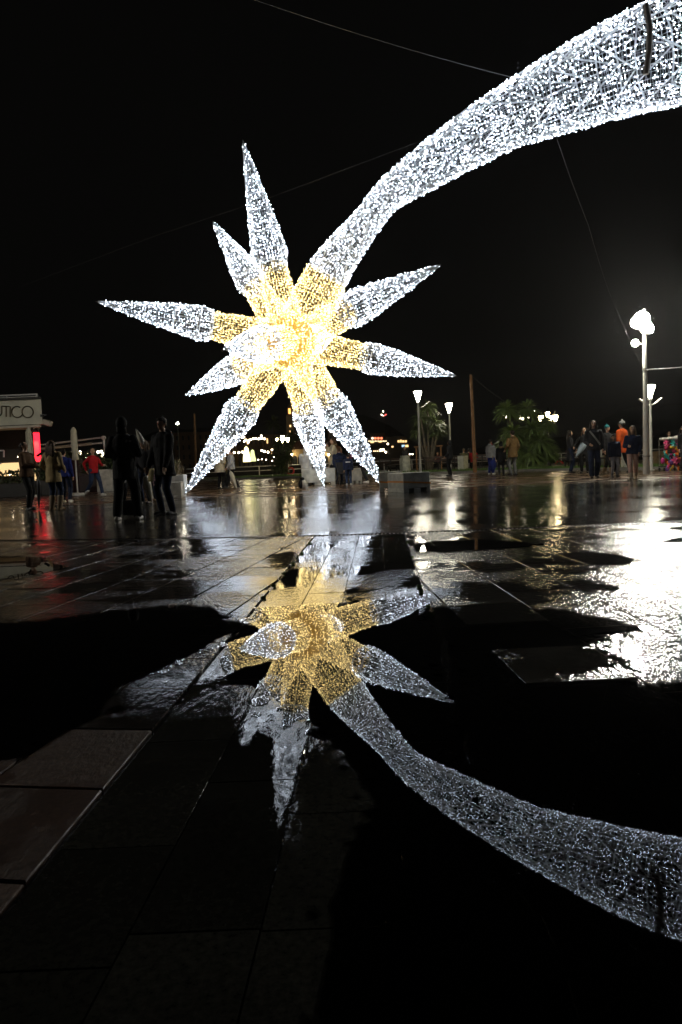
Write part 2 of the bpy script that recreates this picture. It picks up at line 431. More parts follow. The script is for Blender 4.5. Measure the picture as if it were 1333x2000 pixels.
# puddles: flat water sheets with irregular outlines
def puddle(name, pix, label, z=0.0028, n_sub=10, amp=0.075):
    P = [G(*q, z) for q in pix]; out_ = []
    for i in range(len(P)):
        p, q = P[i], P[(i+1) % len(P)]; L_ = (q-p).length; k = max(1, min(160, int(L_/0.02)))
        nrm = Vector((-(q-p).y, (q-p).x, 0)).normalized()
        for j in range(k):
            t = j/k; x = p.lerp(q, t); e = min(1, L_*1.5)*amp*(1 if k > 1 else 0)
            from mathutils import noise as mn
            dd = (mn.noise_vector(x*2.3)+0.5*mn.noise_vector(x*6.1)+0.22*mn.noise_vector(x*15)+.08*mn.noise_vector(x*40))*amp*1.1*min(1, .25+x.y*.2)
            out_.append(x+dd)
    mb = MB()
    mb.add([(v.x, v.y, z) for v in out_], [tuple(range(len(out_)))])
    me = mb.build(name, M_water)
    import bmesh
    bm = bmesh.new(); bm.from_mesh(me.data); bmesh.ops.triangulate(bm, faces=bm.faces)
    for i in range(int(len(out_)*.35)):
        p = random.choice(out_); rr = random.uniform(.004, .022)*(1 if random.random() < .8 else 2.2); an = random.random()*6.28; dd = abs(random.gauss(0, .05))+.01
        c0 = Vector((p.x+math.cos(an)*dd, p.y+math.sin(an)*dd, z+.0002)); k = 9; ph = random.random()*6
        try: bm.faces.new([bm.verts.new((c0.x+math.cos(6.2832*j/k)*rr*(1+.35*math.sin(2*j+ph)), c0.y+math.sin(6.2832*j/k)*rr*1.3*(1+.35*math.cos(3*j+ph)), c0.z)) for j in range(k)])
        except ValueError: pass
    bmesh.ops.recalc_face_normals(bm, faces=bm.faces)
    for f in bm.faces:
        if f.normal.z < 0: f.normal_flip()
    bm.to_mesh(me.data); bm.free()
    return tag(me, label, kind='structure')
puddle('puddle', [(1700, 1290), (1333, 1318), (1250, 1326), (1190, 1288), (1130, 1246), (1190, 1240), (1268, 1232), (1215, 1210), (1130, 1192), (1040, 1188), (960, 1178), (905, 1168), (868, 1172), (842, 1200), (872, 1290), (905, 1400), (990, 1680), (1062, 1850), (1120, 2080), (1900, 2080)], 'large dark puddle over the slabs at the right')
puddle('puddle', [(805, 1062), (900, 1052), (1000, 1054), (1048, 1061), (1010, 1068), (930, 1073), (870, 1079), (815, 1077)], 'small puddle by the drain right of the centre strip')
puddle('puddle', [(-300, 1222), (0, 1216), (100, 1207), (230, 1192), (340, 1180), (420, 1182), (440, 1194), (422, 1208), (455, 1212), (488, 1228), (455, 1236), (390, 1268), (320, 1305), (250, 1335), (200, 1400), (60, 1470), (-400, 1560)], 'dark puddle over the slabs left of the centre strip')
puddle('puddle', [(-200, 1078), (0, 1084), (60, 1088), (108, 1094), (120, 1110), (60, 1122), (0, 1132), (-200, 1142)], 'small puddle at the left mirroring the restaurant sign')
puddle('puddle', [(498, 1188), (620, 1176), (742, 1172), (835, 1158), (852, 1230), (878, 1318), (908, 1420), (992, 1690), (1064, 1860), (1100, 1990), (640, 1990), (650, 1760), (700, 1560), (640, 1420), (602, 1400), (560, 1430), (545, 1360), (500, 1335), (452, 1330), (440, 1290), (470, 1235)], 'film of water lying along the centre strip', z=0.0016)

# moss in the open joints of the strip
M_moss = mat('moss', (0.06, 0.10, 0.02), 0.8)
def moss(spots, label):
    mb = MB()
    for (x, y, r, n) in spots:
        c = G(x, y)
        for i in range(n):
            a = random.random()*6.28; rr = r*math.sqrt(random.random()); px_, py_ = c.x+math.cos(a)*rr*.6, c.y+math.sin(a)*rr*1.6
            h_ = 0.006+random.random()*0.014; b = random.random()*6.28; w_ = 0.002+random.random()*.003
            mb.add([(px_-w_, py_, 0.001), (px_+w_, py_, 0.001), (px_+math.cos(b)*h_*.7, py_+math.sin(b)*h_*.7, h_)], [(0, 1, 2)])
    tag(mb.build('moss', M_moss), label, kind='stuff')
moss([(797, 1060, .02, 120), (806, 1090, .015, 80), (820, 1148, .02, 260), (823, 1158, .016, 160), (836, 1188, .013, 120), (842, 1204, .018, 260)], 'green moss tufts in the joint right of the centre strip')
moss([(606, 1062, .02, 160), (590, 1082, .02, 160), (572, 1103, .02, 200), (555, 1122, .02, 200), (535, 1146, .02, 200), (515, 1170, .02, 200)], 'green moss in the joint left of the centre strip')

# ------------------------------------------------------------------ the light star
SC = Vector((-1.370, 23.0, 4.6925)); SL = 5.898
def _rotv(wv):
    wv = Vector(wv); return Matrix.Rotation(wv.length, 3, wv.normalized())
_phi = (1+5**.5)/2; _ico = []
for a in (-1, 1):
    for b in (-_phi, _phi):
        _ico += [Vector((0, a, b)), Vector((a, b, 0)), Vector((b, 0, a))]
_SR = _rotv((2.12031491, -0.67858023, 0.53609047))
DIRS = [(_SR @ v).normalized() for v in _ico]
TAILD = min(DIRS, key=lambda v: (SC+v*SL-Vector((2.04, 24.12, 9.38))).length)
star = empty('light_star', SC, 0, 'giant comet star of white and golden LED netting standing on three of its points', 'light sculpture')

class Net:
    """wire netting on a swept ring section, with lamp bulbs sitting on it; numpy arrays collected into one mesh each"""
    def __init__(s): s.net = MB(); s.frame = MB(); s.bulbs = []; s.fr_r = 0.016
    def seg(s, a, b, r, mb=None):
        mb = mb or s.net
        t = (b-a)
        if t.length < 1e-5: return
        t.normalize(); u = t.orthogonal().normalized(); v = t.cross(u)
        vs = []
        for p in (a, b):
            for k in range(3):
                an = 2.0944*k; vs.append(p+(u*math.cos(an)+v*math.sin(an))*r)
        mb.add(vs, [(0, 1, 4, 3), (1, 2, 5, 4), (2, 0, 3, 5)])
    def sweep(s, cen, A, B, rad, nseg, thin=0.0034, ring_skip=1, dens=1.0, jit=0.02, bars=8, per_len=None):
        """cen/A/B/rad per ring; nseg strands"""
        rings = []
        for c, a, b, r in zip(cen, A, B, rad):
            rings.append([c + (a*math.cos(2*math.pi*k/nseg)+b*math.sin(2*math.pi*k/nseg))*r*(1+random.uniform(-.012, .012)) for k in range(nseg)])
        for i, rg in enumerate(rings):
            r = rad[i]
            st = 1
            while (2*math.pi*r*st/nseg) < 0.035 and st < nseg/3: st *= 2
            for k in range(0, nseg, st):
                if i % ring_skip == 0: s.seg(rg[k], rg[(k+st) % nseg], thin)
                if i+1 < len(rings): s.seg(rg[k], rings[i+1][k], thin)
            # bulbs
            if i+1 < len(rings):
                ln = (cen[i+1]-cen[i]).length; nb = 2*math.pi*r*ln*dens
                nb = int(nb)+(random.random() < nb-int(nb))
                for _ in range(nb):
                    k = random.random()*nseg; k0 = int(k) % nseg; t = random.random()
                    if random.random() < .5: t = 0 if random.random() < .5 else t
                    else: k = k0
                    f = k-int(k); p = rg[k0].lerp(rg[(k0+1) % nseg], f).lerp(rings[i+1][k0].lerp(rings[i+1][(k0+1) % nseg], f), t)
                    o_ = (p-cen[i]).normalized()
                    s.bulbs.append(p+o_*random.uniform(-.01, .035)+Vector((random.gauss(0, jit), random.gauss(0, jit), random.gauss(0, jit)))*.5)
        if bars:
            for k in range(bars):
                kk = k*nseg//bars
                for i in range(len(rings)-1): s.seg(rings[i][kk], rings[i+1][kk], s.fr_r, s.frame)
        return rings
    def ring_bar(s, c, a, b, r, n=8, thick=None, flat=None):
        P = [c+(a*math.cos(2*math.pi*k/n)+b*math.sin(2*math.pi*k/n))*r for k in range(n)]
        for k in range(n): s.seg(P[k], P[(k+1) % n], thick or s.fr_r, s.frame)
def bulbs_mesh(name, pts, r, material, parent, octa=True):
    P = np.array([tuple(p) for p in pts], dtype=np.float64); n = len(P)
    base = np.array([(1, 0, 0), (-1, 0, 0), (0, 1, 0), (0, -1, 0), (0, 0, 1), (0, 0, -1)], float)
    fc = np.array([(0, 2, 4), (2, 1, 4), (1, 3, 4), (3, 0, 4), (2, 0, 5), (1, 2, 5), (3, 1, 5), (0, 3, 5)])
    if not octa:
        base = np.array([(1, 1, 1), (1, -1, -1), (-1, 1, -1), (-1, -1, 1)], float)/1.1; fc = np.array([(0, 1, 2), (0, 3, 1), (0, 2, 3), (1, 3, 2)])
    rr = r*(0.75+0.5*rng.random(n))
    V = (P[:, None, :]+base[None]*rr[:, None, None]).reshape(-1, 3)
    F = (fc[None]+len(base)*np.arange(n)[:, None, None]).reshape(-1, 3)
    me = bpy.data.meshes.new(name); me.from_pydata(V.tolist(), [], F.tolist()); me.update(); me.materials.append(material)
    o = bpy.data.objects.new(name, me); link(o, parent); o['kind'] = 'stuff'; return o
def rel(mb): mb.v = [tuple(Vector(v)-SC) for v in mb.v]

def ray_profile(t):      # radius at distance t from the centre, metres
    tc = 0.42*SL
    if t < tc: return 0.50 - 0.10*(t-0.8)/(tc-0.8)
    q = (t-tc)/(SL-tc)
    if q < 0.11: return 0.44+0.065*math.sin(q/0.11*math.pi/2)
    q2 = (q-0.11)/0.89
    return 0.505*(1-q2)**0.93*(1+0.10*q2*(1-q2)*2)
NB = 0
LED_R = 0.0102
for v in DIRS:
    if v is TAILD: continue
    a = v.orthogonal().normalized(); b = v.cross(a)
    ray_o = empty('star_ray', (0, 0, 0)); ray_o.parent = star
    for part, (t0, t1) in (('yellow', (0.85, 0.42*SL)), ('white', (0.42*SL, SL-0.09))):
        N_ = Net(); k = max(3, int((t1-t0)/0.078))
        ts = [t0+(t1-t0)*i/k for i in range(k+1)]
        cen = [SC+v*t for t in ts]; rad = [ray_profile(min(t, t1-1e-4) if part == 'yellow' else t+1e-4) for t in ts]
        N_.sweep(cen, [a]*len(ts), [b]*len(ts), rad, 32, dens=115 if part == 'white' else 190, bars=8)
        if part == 'white':
            for t in (0.42*SL+0.01, 0.42*SL+0.40, 0.42*SL+1.15, 0.42*SL+2.0):
                N_.ring_bar(SC+v*t, a, b, ray_profile(t)*1.0, thick=0.02)
        else:
            for t in (1.2, 1.9): N_.ring_bar(SC+v*t, a, b, ray_profile(t), thick=0.015)
        rel(N_.net); rel(N_.frame); N_.bulbs = [p-SC for p in N_.bulbs]; NB += len(N_.bulbs)
        if part == 'yellow':
            N_.net.build('golden_netting', M_net_y, ray_o, kind='stuff'); N_.frame.build('frame', M_net_y, ray_o)
            bulbs_mesh('warm_bulbs', N_.bulbs, LED_R, M_led_y, ray_o)
        else:
            N_.net.build('white_netting', M_net_w, ray_o, kind='stuff'); N_.frame.build('frame', M_frame_w, ray_o)
            bulbs_mesh('white_bulbs', N_.bulbs, LED_R, M_led_w, ray_o)
    tip = MB(); tip.tube([v*(SL-0.11), v*SL], [ray_profile(SL-0.11)*.8, 0.004], 8); tip.build('tip', M_steel, ray_o)
# core
core = empty('core', (0, 0, 0)); core.parent = star
cn = Net(); zs = [math.cos(math.pi*i/16) for i in range(1, 16)]
cn.sweep([SC+Vector((0, 0, 0.95*z)) for z in zs], [Vector((1, 0, 0))]*15, [Vector((0, 1, 0))]*15, [0.95*math.sqrt(1-z*z) for z in zs], 40, dens=115, bars=8)
cn.ring_bar(SC, Vector((1, 0, 0)), Vector((0, 1, 0)), .95, n=40, thick=.02)
rel(cn.net); rel(cn.frame); cn.bulbs = [p-SC for p in cn.bulbs]; NB += len(cn.bulbs)
cn.net.build('golden_netting', M_net_y, core, kind='stuff'); cn.frame.build('frame', M_net_y, core); bulbs_mesh('warm_bulbs', cn.bulbs, LED_R*1.1, M_led_y, core)
g = MB(); g.ball((0, 0, 0), 0.80, 16, 10); g.build('gold_panel', M_gold, core)
cd = (Vector((0.1, -1, 0.05))).normalized()
# comet tail: (centre pixel, width in pixels, distance)
TP = [((592, 632), 92, 22.9), ((626, 563), 88, 23.0), ((652, 517), 80, 22.8), ((688, 469), 66, 22.2), ((718, 432), 58, 21.5), ((754, 386), 60, 20.7),
      ((820, 337), 78, 19.7), ((912, 277), 99, 18.7), ((998, 227), 115, 17.8), ((1112, 175), 148, 16.8), ((1226, 128), 176, 16.0), ((1322, 97), 196, 15.3),
      ((1430, 72), 215, 14.7), ((1560, 58), 232, 14.2), ((1700, 60), 240, 13.8)]
tp = [(W(*p, d), w_/2*d/FPX*0.955) for p, w_, d in TP]
def crom(P, t):
    i = min(int(t), len(P)-2); f = t-i
    p = [P[max(i-1, 0)], P[i], P[i+1], P[min(i+2, len(P)-1)]]
    def c_(a, b, c, d): return 0.5*((2*b)+(-a+c)*f+(2*a-5*b+4*c-d)*f*f+(-a+3*b-3*c+d)*f**3)
    pos = c_(*[q[0] for q in p]); r = c_(*[q[1] for q in p]); return pos, r
samp = [crom(tp, i*(len(tp)-1)/2000) for i in range(2001)]
path = [samp[0]]
for s_ in samp:
    if (s_[0]-path[-1][0]).length >= 0.085: path.append(s_)
cen = [p[0] for p in path]; rad = [p[1] for p in path]; A = []; B = []; a = None
for i in range(len(cen)):
    t = (cen[min(i+1, len(cen)-1)]-cen[max(i-1, 0)]).normalized()
    if a is None: a = t.orthogonal().normalized()
    a = (a-t*a.dot(t)).normalized(); A.append(a); B.append(t.cross(a))
isp = min(range(len(cen)), key=lambda i: (cen[i]-W(640, 540, 22.9)).length)
tail = empty('comet_tail', (0, 0, 0)); tail.parent = star
N_ = Net(); N_.sweep(cen[:isp+1], A[:isp+1], B[:isp+1], rad[:isp+1], 40, dens=190, bars=8)
for q in (0, isp//2, isp): N_.ring_bar(cen[q], A[q], B[q], rad[q], thick=.02)
rel(N_.net); rel(N_.frame); N_.bulbs = [p-SC for p in N_.bulbs]; NB += len(N_.bulbs)
N_.net.build('golden_netting', M_net_y, tail, kind='stuff'); N_.frame.build('frame', M_net_y, tail); bulbs_mesh('warm_bulbs', N_.bulbs, LED_R, M_led_y, tail)
N_ = Net(); N_.fr_r = 0.014
R_ = N_.sweep(cen[isp:], A[isp:], B[isp:], rad[isp:], 48, dens=108, bars=8, thin=0.0034)
L_ = len(cen)-isp
for i in range(0, L_-1, 11):
    N_.ring_bar(cen[isp+i], A[isp+i], B[isp+i], rad[isp+i], n=12, thick=0.022)
    j = min(i+11, L_-1)
    for k in range(0, 48, 12):      # diamond bracing inside
        N_.seg(R_[i][k], R_[j][(k+6) % 48], 0.02, N_.frame); N_.seg(R_[i][(k+12) % 48], R_[j][(k+6) % 48], 0.02, N_.frame)
rel(N_.net); rel(N_.frame); N_.bulbs = [p-SC for p in N_.bulbs]; NB += len(N_.bulbs)
N_.net.build('white_netting', M_net_w, tail, kind='stuff'); N_.frame.build('frame', M_frame_w, tail); bulbs_mesh('white_bulbs', N_.bulbs, LED_R, M_led_w, tail)
print('bulbs', NB)
# lifting strap round the tail
st = MB(); M_strap = mat('grey_strap', (0.25, 0.22, 0.18), 0.8)
pts = [W(1262, 10, 14.55)-SC, W(1270, 55, 14.4)-SC, W(1268, 100, 14.4)-SC, W(1262, 145, 14.5)-SC]
st.tube(pts, 0.06, 6); st.build('lifting_strap', M_strap, tail)

# stay cables
def cable(pts, r, label, sag=0.0, n=14):
    P = [Vector(p) for p in pts]; out_ = []
    for (a, b) in zip(P, P[1:]):
        for i in range(n):
            t = i/n; out_.append(a.lerp(b, t)-Vector((0, 0, sag*4*t*(1-t))))
    out_.append(P[-1])
    mb = MB(); mb.tube(out_, r, 5); return tag(mb.build('stay_cable', M_cable), label, 'cable', 'stay cables of the light star')
cable([W(1005, 152, 17.6), W(500, 0, 16.5), W(330, -60, 16)], 0.007, 'thin cable running up left from the top of the comet tail', 0.07)
cable([W(1084, 258, 17.3), W(1150, 440, 19.5), W(1190, 570, 21.5), W(1258, 722, 23.85)], 0.007, 'thin cable hanging from the comet tail down to the floodlight pole', 0.06)
cable([W(842, 268, 20), W(522, 388, 24), W(300, 462, 27), W(40, 560, 31)], 0.0025, 'faint cable running left behind the tall upper star point', 0.0)
cable([W(1262, 722, 23.87), W(1333, 718, 22.6), W(1500, 714, 20)], 0.015, 'cable stretched rightward from the floodlight pole', 0.0)
cable([W(920, 732, 33.9), W(975, 776, 36), W(1010, 800, 38)], 0.010, 'slack cable from the tall wooden pole to the palm', 0.05)
cable([W(1277, -8, 14.5), W(1270, -60, 14.3), W(1255, -200, 14)], 0.012, 'cable rising from the strap on the comet tail', 0.0)

# ------------------------------------------------------------------ ballast blocks
M_conc = mat('concrete', (0.50, 0.49, 0.43), 0.55, bump=0.5, bscale=30, var=0.3, scale=5)
M_dark = mat('dark_void', (0.01, 0.01, 0.01), 0.8, var=0)
M_orange = mat('orange_webbing', (0.75, 0.30, 0.06), 0.7, var=0.1)
def block(c, sx, sy, h_, rz, label, strap=False, notches=True):
    e = empty('ballast_block', (c.x, c.y, 0), rz, label, 'concrete block', 'concrete ballast blocks at the feet of the star')
    b = MB(); nt_h = 0.10
    b.box((0, 0, nt_h+(h_-nt_h)/2), (sx, sy, h_-nt_h), bev=0.012)
    for x0, x1 in ((-sx/2, -sx*0.31), (-sx*0.12, sx*0.14), (sx*0.36, sx/2)):
        b.box(((x0+x1)/2, 0, nt_h/2), (x1-x0, sy-0.004, nt_h), bev=0.006)
    b.build('body', M_conc, e)
    for sg in (-0.3, 0.3):
        k = MB(); k.tube([(sg*sx-.04, 0, h_-.005), (sg*sx-.04, 0, h_+.03), (sg*sx+.04, 0, h_+.03), (sg*sx+.04, 0, h_-.005)], 0.008, 5); k.build('lifting_loop', M_steel, e)
    if strap:
        s_ = MB(); z1 = 0.27
        P = [(-sx/2-.006, -sy/2-.006, z1), (sx/2+.006, -sy/2-.006, z1-.06), (sx/2+.006, sy/2+.006, z1), (-sx/2-.006, sy/2+.006, z1)]
        for i in range(4):
            a, b_ = Vector(P[i]), Vector(P[(i+1) % 4]); u = Vector((0, 0, .02)); nrm = Vector(((a+b_).x, (a+b_).y, 0)).normalized()*.004
            s_.add([a-u+nrm, b_-u+nrm, b_+u+nrm, a+u+nrm], [(0, 1, 2, 3)])
        s_.build('strap', M_orange, e)
    return e
p0, p1 = G(785, 963), G(836, 960)
block(Vector(((p0.x+p1.x)/2-0.10, (p0.y+p1.y)/2+0.42, 0)), 0.78, 0.78, 0.49, 0.45, 'grey concrete block with an orange strap right of the right star foot', True)
block(Vector((1.35, 18.9, 0)), 0.6, 0.55, 0.52, -0.1, 'narrow grey concrete block under the tip of the right star foot', True)
p0, p1 = G(592, 953), G(658, 951)
block(Vector(((p0.x+p1.x)/2*1.11, 27.2, 0)), 1.27, 0.7, 0.62, -0.06, 'long concrete block beside the middle star foot used as a seat')
block(Vector((-4.90, 20.6, 0)), 0.75, 0.7, 0.46, 0.1, 'pale concrete block beside the left star foot')
block(Vector((0.60, 27.1, 0)), 0.4, 0.6, 0.58, 0.15, 'short concrete block behind the middle star foot')

# white planter box with dead stems by the left foot
M_white = mat('white_paint', (0.62, 0.61, 0.57), 0.5, var=0.12, scale=3)
M_twig = mat('dry_stems', (0.20, 0.15, 0.08), 0.8)
e = empty('planter_box', (-5.25, 21.9, 0), 0.05, 'white planter box with dry stems behind the pale block at left', 'planter')
b = MB(); b.box((0, 0, 0.42), (1.1, 0.6, 0.46), bev=0.015); b.box((0, 0, 0.10), (1.0, 0.5, 0.2)); b.build('trough', M_white, e)
b = MB()
for i in range(90):
    x, y = random.uniform(-.5, .5), random.uniform(-.24, .24); h_ = random.uniform(.2, .55)
    b.tube([(x, y, .6), (x+random.gauss(0, .05), y+random.gauss(0, .05), .65+h_*.6), (x+random.gauss(0, .1), y+random.gauss(0, .1), .65+h_)], [.006, .004, .002], 3)
b.build('dry_stems', M_twig, e, kind='stuff')

# ------------------------------------------------------------------ lawn, kerbs, promenade, railing
M_grass = mat('lawn', (0.11, 0.19, 0.04), 0.8, var=0.4, scale=3, bump=0.8, bscale=60)
M_kerb = mat('kerb_stone', (0.22, 0.21, 0.19), 0.5, var=0.2, bump=0.3)
M_prom = mat('promenade_paving', (0.20, 0.18, 0.15), 0.4, var=0.3, scale=1.2, rvar=0.15, bump=0.2)
KV = [Vector((x, y, 0)) for x, y in KERB]
def offs(P, d):
    out_ = []
    for i, p in enumerate(P):
        t = (P[min(i+1, len(P)-1)]-P[max(i-1, 0)]).normalized(); out_.append(p+Vector((-t.y, t.x, 0))*d)
    return out_
def band(P, Q, z0, z1, name, m_, label, kind='structure', skirt=0.15):
    mb = MB(); n = len(P)
    mb.add([(p.x, p.y, z0) for p in P]+[(q.x, q.y, z1) for q in Q], [(i, i+1, n+i+1, n+i) for i in range(n-1)])
    mb.add([(p.x, p.y, z0-skirt) for p in P]+[(p.x, p.y, z0) for p in P], [(i, i+1, n+i+1, n+i) for i in range(n-1)])
    return tag(mb.build(name, m_), label, kind=kind)
K0, K1 = offs(KV, -0.0), offs(KV, 0.18)
band(K0, K1, 0.10, 0.10, 'kerb', M_kerb, 'stone kerb in front of the lawn')
K2 = offs(KV, 3.2)
band(K1, K2, 0.09, 0.12, 'lawn', M_grass, 'strip of lawn between square and promenade')
K3 = [Vector((-60, 64, 0)), Vector((-16, 62, 0)), Vector((-8, 61.5, 0)), Vector((-5, 61.4, 0)), Vector((2, 61, 0)), Vector((9, 60, 0)), Vector((14, 59, 0)), Vector((22, 56, 0)), Vector((32, 50, 0)), Vector((50, 40, 0)), Vector((80, 20, 0))]
band(K2, K3, 0.06, 0.02, 'promenade', M_prom, 'paved promenade behind the lawn', skirt=0.2)
band(K3, [v+Vector((0, 0.3, 0)) for v in K3], 0.02, 0.02, 'sea_wall', M_kerb, 'edge of the sea wall', skirt=1.8)
bpy.data.objects['sea_wall']['kind'] = 'structure'
# blades of grass along the lit lawn edge
b = MB()
for i in range(9000):
    k = random.randrange(2, len(KV)-2); t = random.random(); p = K1[k].lerp(K1[k+1], t).lerp(K2[k].lerp(K2[k+1], t), random.random()**1.5)
    a = random.random()*6.28; h_ = random.uniform(.05, .14); w_ = .012
    b.add([(p.x-w_, p.y, .09), (p.x+w_, p.y, .09), (p.x+math.cos(a)*.04, p.y+math.sin(a)*.04, .10+h_)], [(0, 1, 2)])
tag(b.build('grass', M_grass), 'short grass blades on the lawn strip', kind='stuff')

M_rail = mat('white_rail', (0.75, 0.73, 0.70), 0.4, var=0)
M_red = mat('red_paint', (0.6, 0.03, 0.03), 0.4, var=0)
def railing(P, label, step=2.1, z0=0.02):
    e = empty('railing', P[0], 0, label, 'railing', 'railings along the sea front'); o = P[0]
    top = MB(); mid = MB()
    for a, b in zip(P, P[1:]):
        a, b = a-o, b-o
        top.tube([a+Vector((0, 0, .78)), b+Vector((0, 0, .78))], .030, 6); mid.tube([a+Vector((0, 0, .42)), b+Vector((0, 0, .42))], .022, 6)
    top.build('top_rail', M_rail, e); mid.build('mid_rail', M_rail, e)
    proto = None
    for a, b in zip(P, P[1:]):
        n = max(1, int((b-a).length/step))
        for i in range(n):
            p = a.lerp(b, (i+.5)/n)-o
            if proto is None:
                m_ = MB(); m_.box((0, 0, .40), (.07, .07, .80)); proto = m_.build('post', M_rail, e); q = proto
            else:
                q = proto.copy(); COL.objects.link(q); q.parent = e
            q.location = p
    return e
railing([Vector((-13, 61, 0.02)), Vector((-8, 60.8, 0)), Vector((2, 60, 0))], 'white two-bar railing with posts seen between the left and middle star feet')
railing([Vector((2.6, 59.8, 0)), Vector((14, 58, 0)), Vector((21, 55, 0))], 'white two-bar railing behind the benches')
railing([Vector((21.3, 54.8, 0)), Vector((32, 48.5, 0)), Vector((45, 40, 0))], 'white two-bar railing behind the group of walkers at right')
# red lifebuoys hung on the railing
def lifebuoy(p, label):
    b = MB(); n, k = 14, 6; vs = []; fs = []
    for i in range(n):
        an = 2*math.pi*i/n; c = Vector((math.cos(an)*.27, 0, math.sin(an)*.27))
        for j in range(k):
            bn = 2*math.pi*j/k; vs.append(c+Vector((math.cos(an)*math.cos(bn)*.07, math.sin(bn)*.07, math.sin(an)*math.cos(bn)*.07)))
    for i in range(n):
        for j in range(k): fs.append((i*k+j, ((i+1) % n)*k+j, ((i+1) % n)*k+(j+1) % k, i*k+(j+1) % k))
    b.add(vs, fs); o = b.build('lifebuoy', M_red, smooth=True); o.location = p; tag(o, label, 'lifebuoy', 'lifebuoys on the railing')
lifebuoy(W(1093, 905, 52.5)+Vector((0, 0, -.1)), 'red lifebuoy hung on the railing left of the black-coated walker')
lifebuoy(W(568, 920, 59.6)+Vector((0, 0, 0)), 'red lifebuoy hung on the railing beside the dark fan palm')
lifebuoy(W(1222, 903, 47), 'red lifebuoy hung on the railing behind the walkers')

# ------------------------------------------------------------------ street lamps and poles
M_pole = mat('painted_pole', (0.55, 0.54, 0.50), 0.45, var=0.08)
M_wood = mat('wooden_pole', (0.30, 0.15, 0.06), 0.7, var=0.3, scale=4)
M_glassw = emit('lamp_glass', (1.0, 0.93, 0.72), 60.0)
M_flood = emit('flood_glass', (1.0, 0.96, 0.86), 430.0)
M_floodb = emit('flood_glass_dim', (1.0, 0.96, 0.86), 300.0)
M_small = emit('small_lamp', (1.0, 0.85, 0.6), 14.0)
def post_lamp(px_, py_top, d, label, foot=None, arm=True, s=1.0, mt=None):
    top = W(px_, py_top, d); base = Vector((top.x, top.y, 0.02)); h_ = top.z-0.02
    e = empty('street_lamp', base, 0, label, 'street lamp', 'cone lamps of the promenade')
    b = MB(); b.tube([(0, 0, 0), (0, 0, .9), (0, 0, h_-.62*s)], [.085*s, .065*s, .048*s], 10); b.tube([(0, 0, 0), (0, 0, .05)], .14*s, 10); b.build('pole', M_pole, e)
    b = MB(); b.lathe((0, 0, h_-.62*s), [(.055*s, 0), (.08*s, .10*s), (.195*s, .48*s), (.20*s, .55*s)], 16); b.smooth = True; b.build('lamp_glass', mt or M_glassw, e)
    b = MB(); b.lathe((0, 0, h_-.065*s), [(.215*s, 0), (.215*s, .03*s), (.10*s, .07*s)], 16); b.build('lamp_cap', M_pole, e)
    b = MB(); b.lathe((0, 0, h_-.72*s), [(.05*s, 0), (.075*s, .03*s), (.075*s, .10*s)], 12); b.build('collar', M_pole, e)
    if arm:
        b = MB(); b.tube([(0, 0, h_-.95*s), (.25, 0, h_-.90*s), (.62, 0, h_-.60*s)], .012, 5); b.build('bracket', M_pole, e)
    return e
post_lamp(816, 762, 38.5, 'cone-shaped street lamp on a white post, the taller of the two by the benches')
post_lamp(877, 786, 43.5, 'cone-shaped street lamp on a white post behind the black-clad standing figure', arm=False)
lr = post_lamp(1270, 750, 26.6, 'cone-shaped street lamp with two side arms beside the tall floodlight pole', arm=False, s=.85)
b = MB()
hh = (W(1270, 750, 26.6).z)-0.02
for sg in (-1, 1):
    b.tube([(0, 0, hh-.78), (sg*.18, 0, hh-.72)], .02, 6); b.box((sg*.30, 0, hh-.62), (.32, .14, .05), 0, 0, -sg*.65, bev=.02)
b.build('side_panel', M_pole, lr)
post_lamp(20, 867, 36, 'small bright cone lamp under the restaurant canopy at far left', arm=False, s=.75)
# tall floodlight pole
bp = G(1263, 925)
fl = empty('floodlight_pole', bp, 0, 'tall pale pole carrying glaring white floodlights at the right', 'floodlight')
def P_(px_, py_): return W(px_, py_, bp.y)-bp
b = MB(); top = P_(1258, 604); b.tube([(0, 0, 0), (0, 0, 1.2), (0, 0, top.z)], [.11, .095, .05], 12); b.build('pole', M_pole, fl)
b = MB(); b.lathe((0, 0, .55), [(.125, 0), (.125, .06)], 12); b.build('pole_band', M_steel, fl)
b = MB(); b.lathe((0, 0, P_(1262, 722).z-.03), [(.09, 0), (.09, .07)], 12); b.build('pole_band', M_steel, fl)
zt = P_(1258, 632).z
for (px_, py_, r, yaw) in ((1248, 628, .25, -.4), (1264, 638, .25, .35), (1256, 620, .24, 0)):  # oversized heads, clustered so their shape fills the lamp's lens bloom
    c = P_(px_, py_); q = Vector((0, 0, c.z))
    R = Matrix.Rotation(yaw, 3, 'Z') @ Matrix.Rotation(math.radians(-30), 3, 'X')
    def disc(rr, y, n=16): return [c + R @ Vector((rr*math.cos(6.2832*k/n), y, rr*math.sin(6.2832*k/n))) for k in range(n)]
    n = 16; b = MB(); b.add(disc(r, .03)+disc(r*.95, .12)+disc(r*.5, .22), [(j*n+k, j*n+(k+1) % n, (j+1)*n+(k+1) % n, (j+1)*n+k) for j in (0, 1) for k in range(n)]+[tuple(2*n+k for k in range(n))]); hd = b.build('floodlight_head', M_steel, fl, smooth=True)
    b = MB(); b.add(disc(r*.99, .028)+disc(r*.85, -.05)+disc(r*.45, -.09), [(j*n+k, j*n+(k+1) % n, (j+1)*n+(k+1) % n, (j+1)*n+k) for j in (0, 1) for k in range(n)]+[tuple(2*n+k for k in range(n))]); b.build('lens', M_flood, hd)
    b = MB(); b.tube([(0, 0, c.z-.05), tuple(c+R @ Vector((0, .18, 0)))], .025, 6); b.build('arm', M_pole, fl)
c = P_(1241, 670)
b = MB(); b.tube([(0, 0, c.z-.06), (c.x, c.y, c.z)], .02, 6); b.build('arm', M_pole, fl)
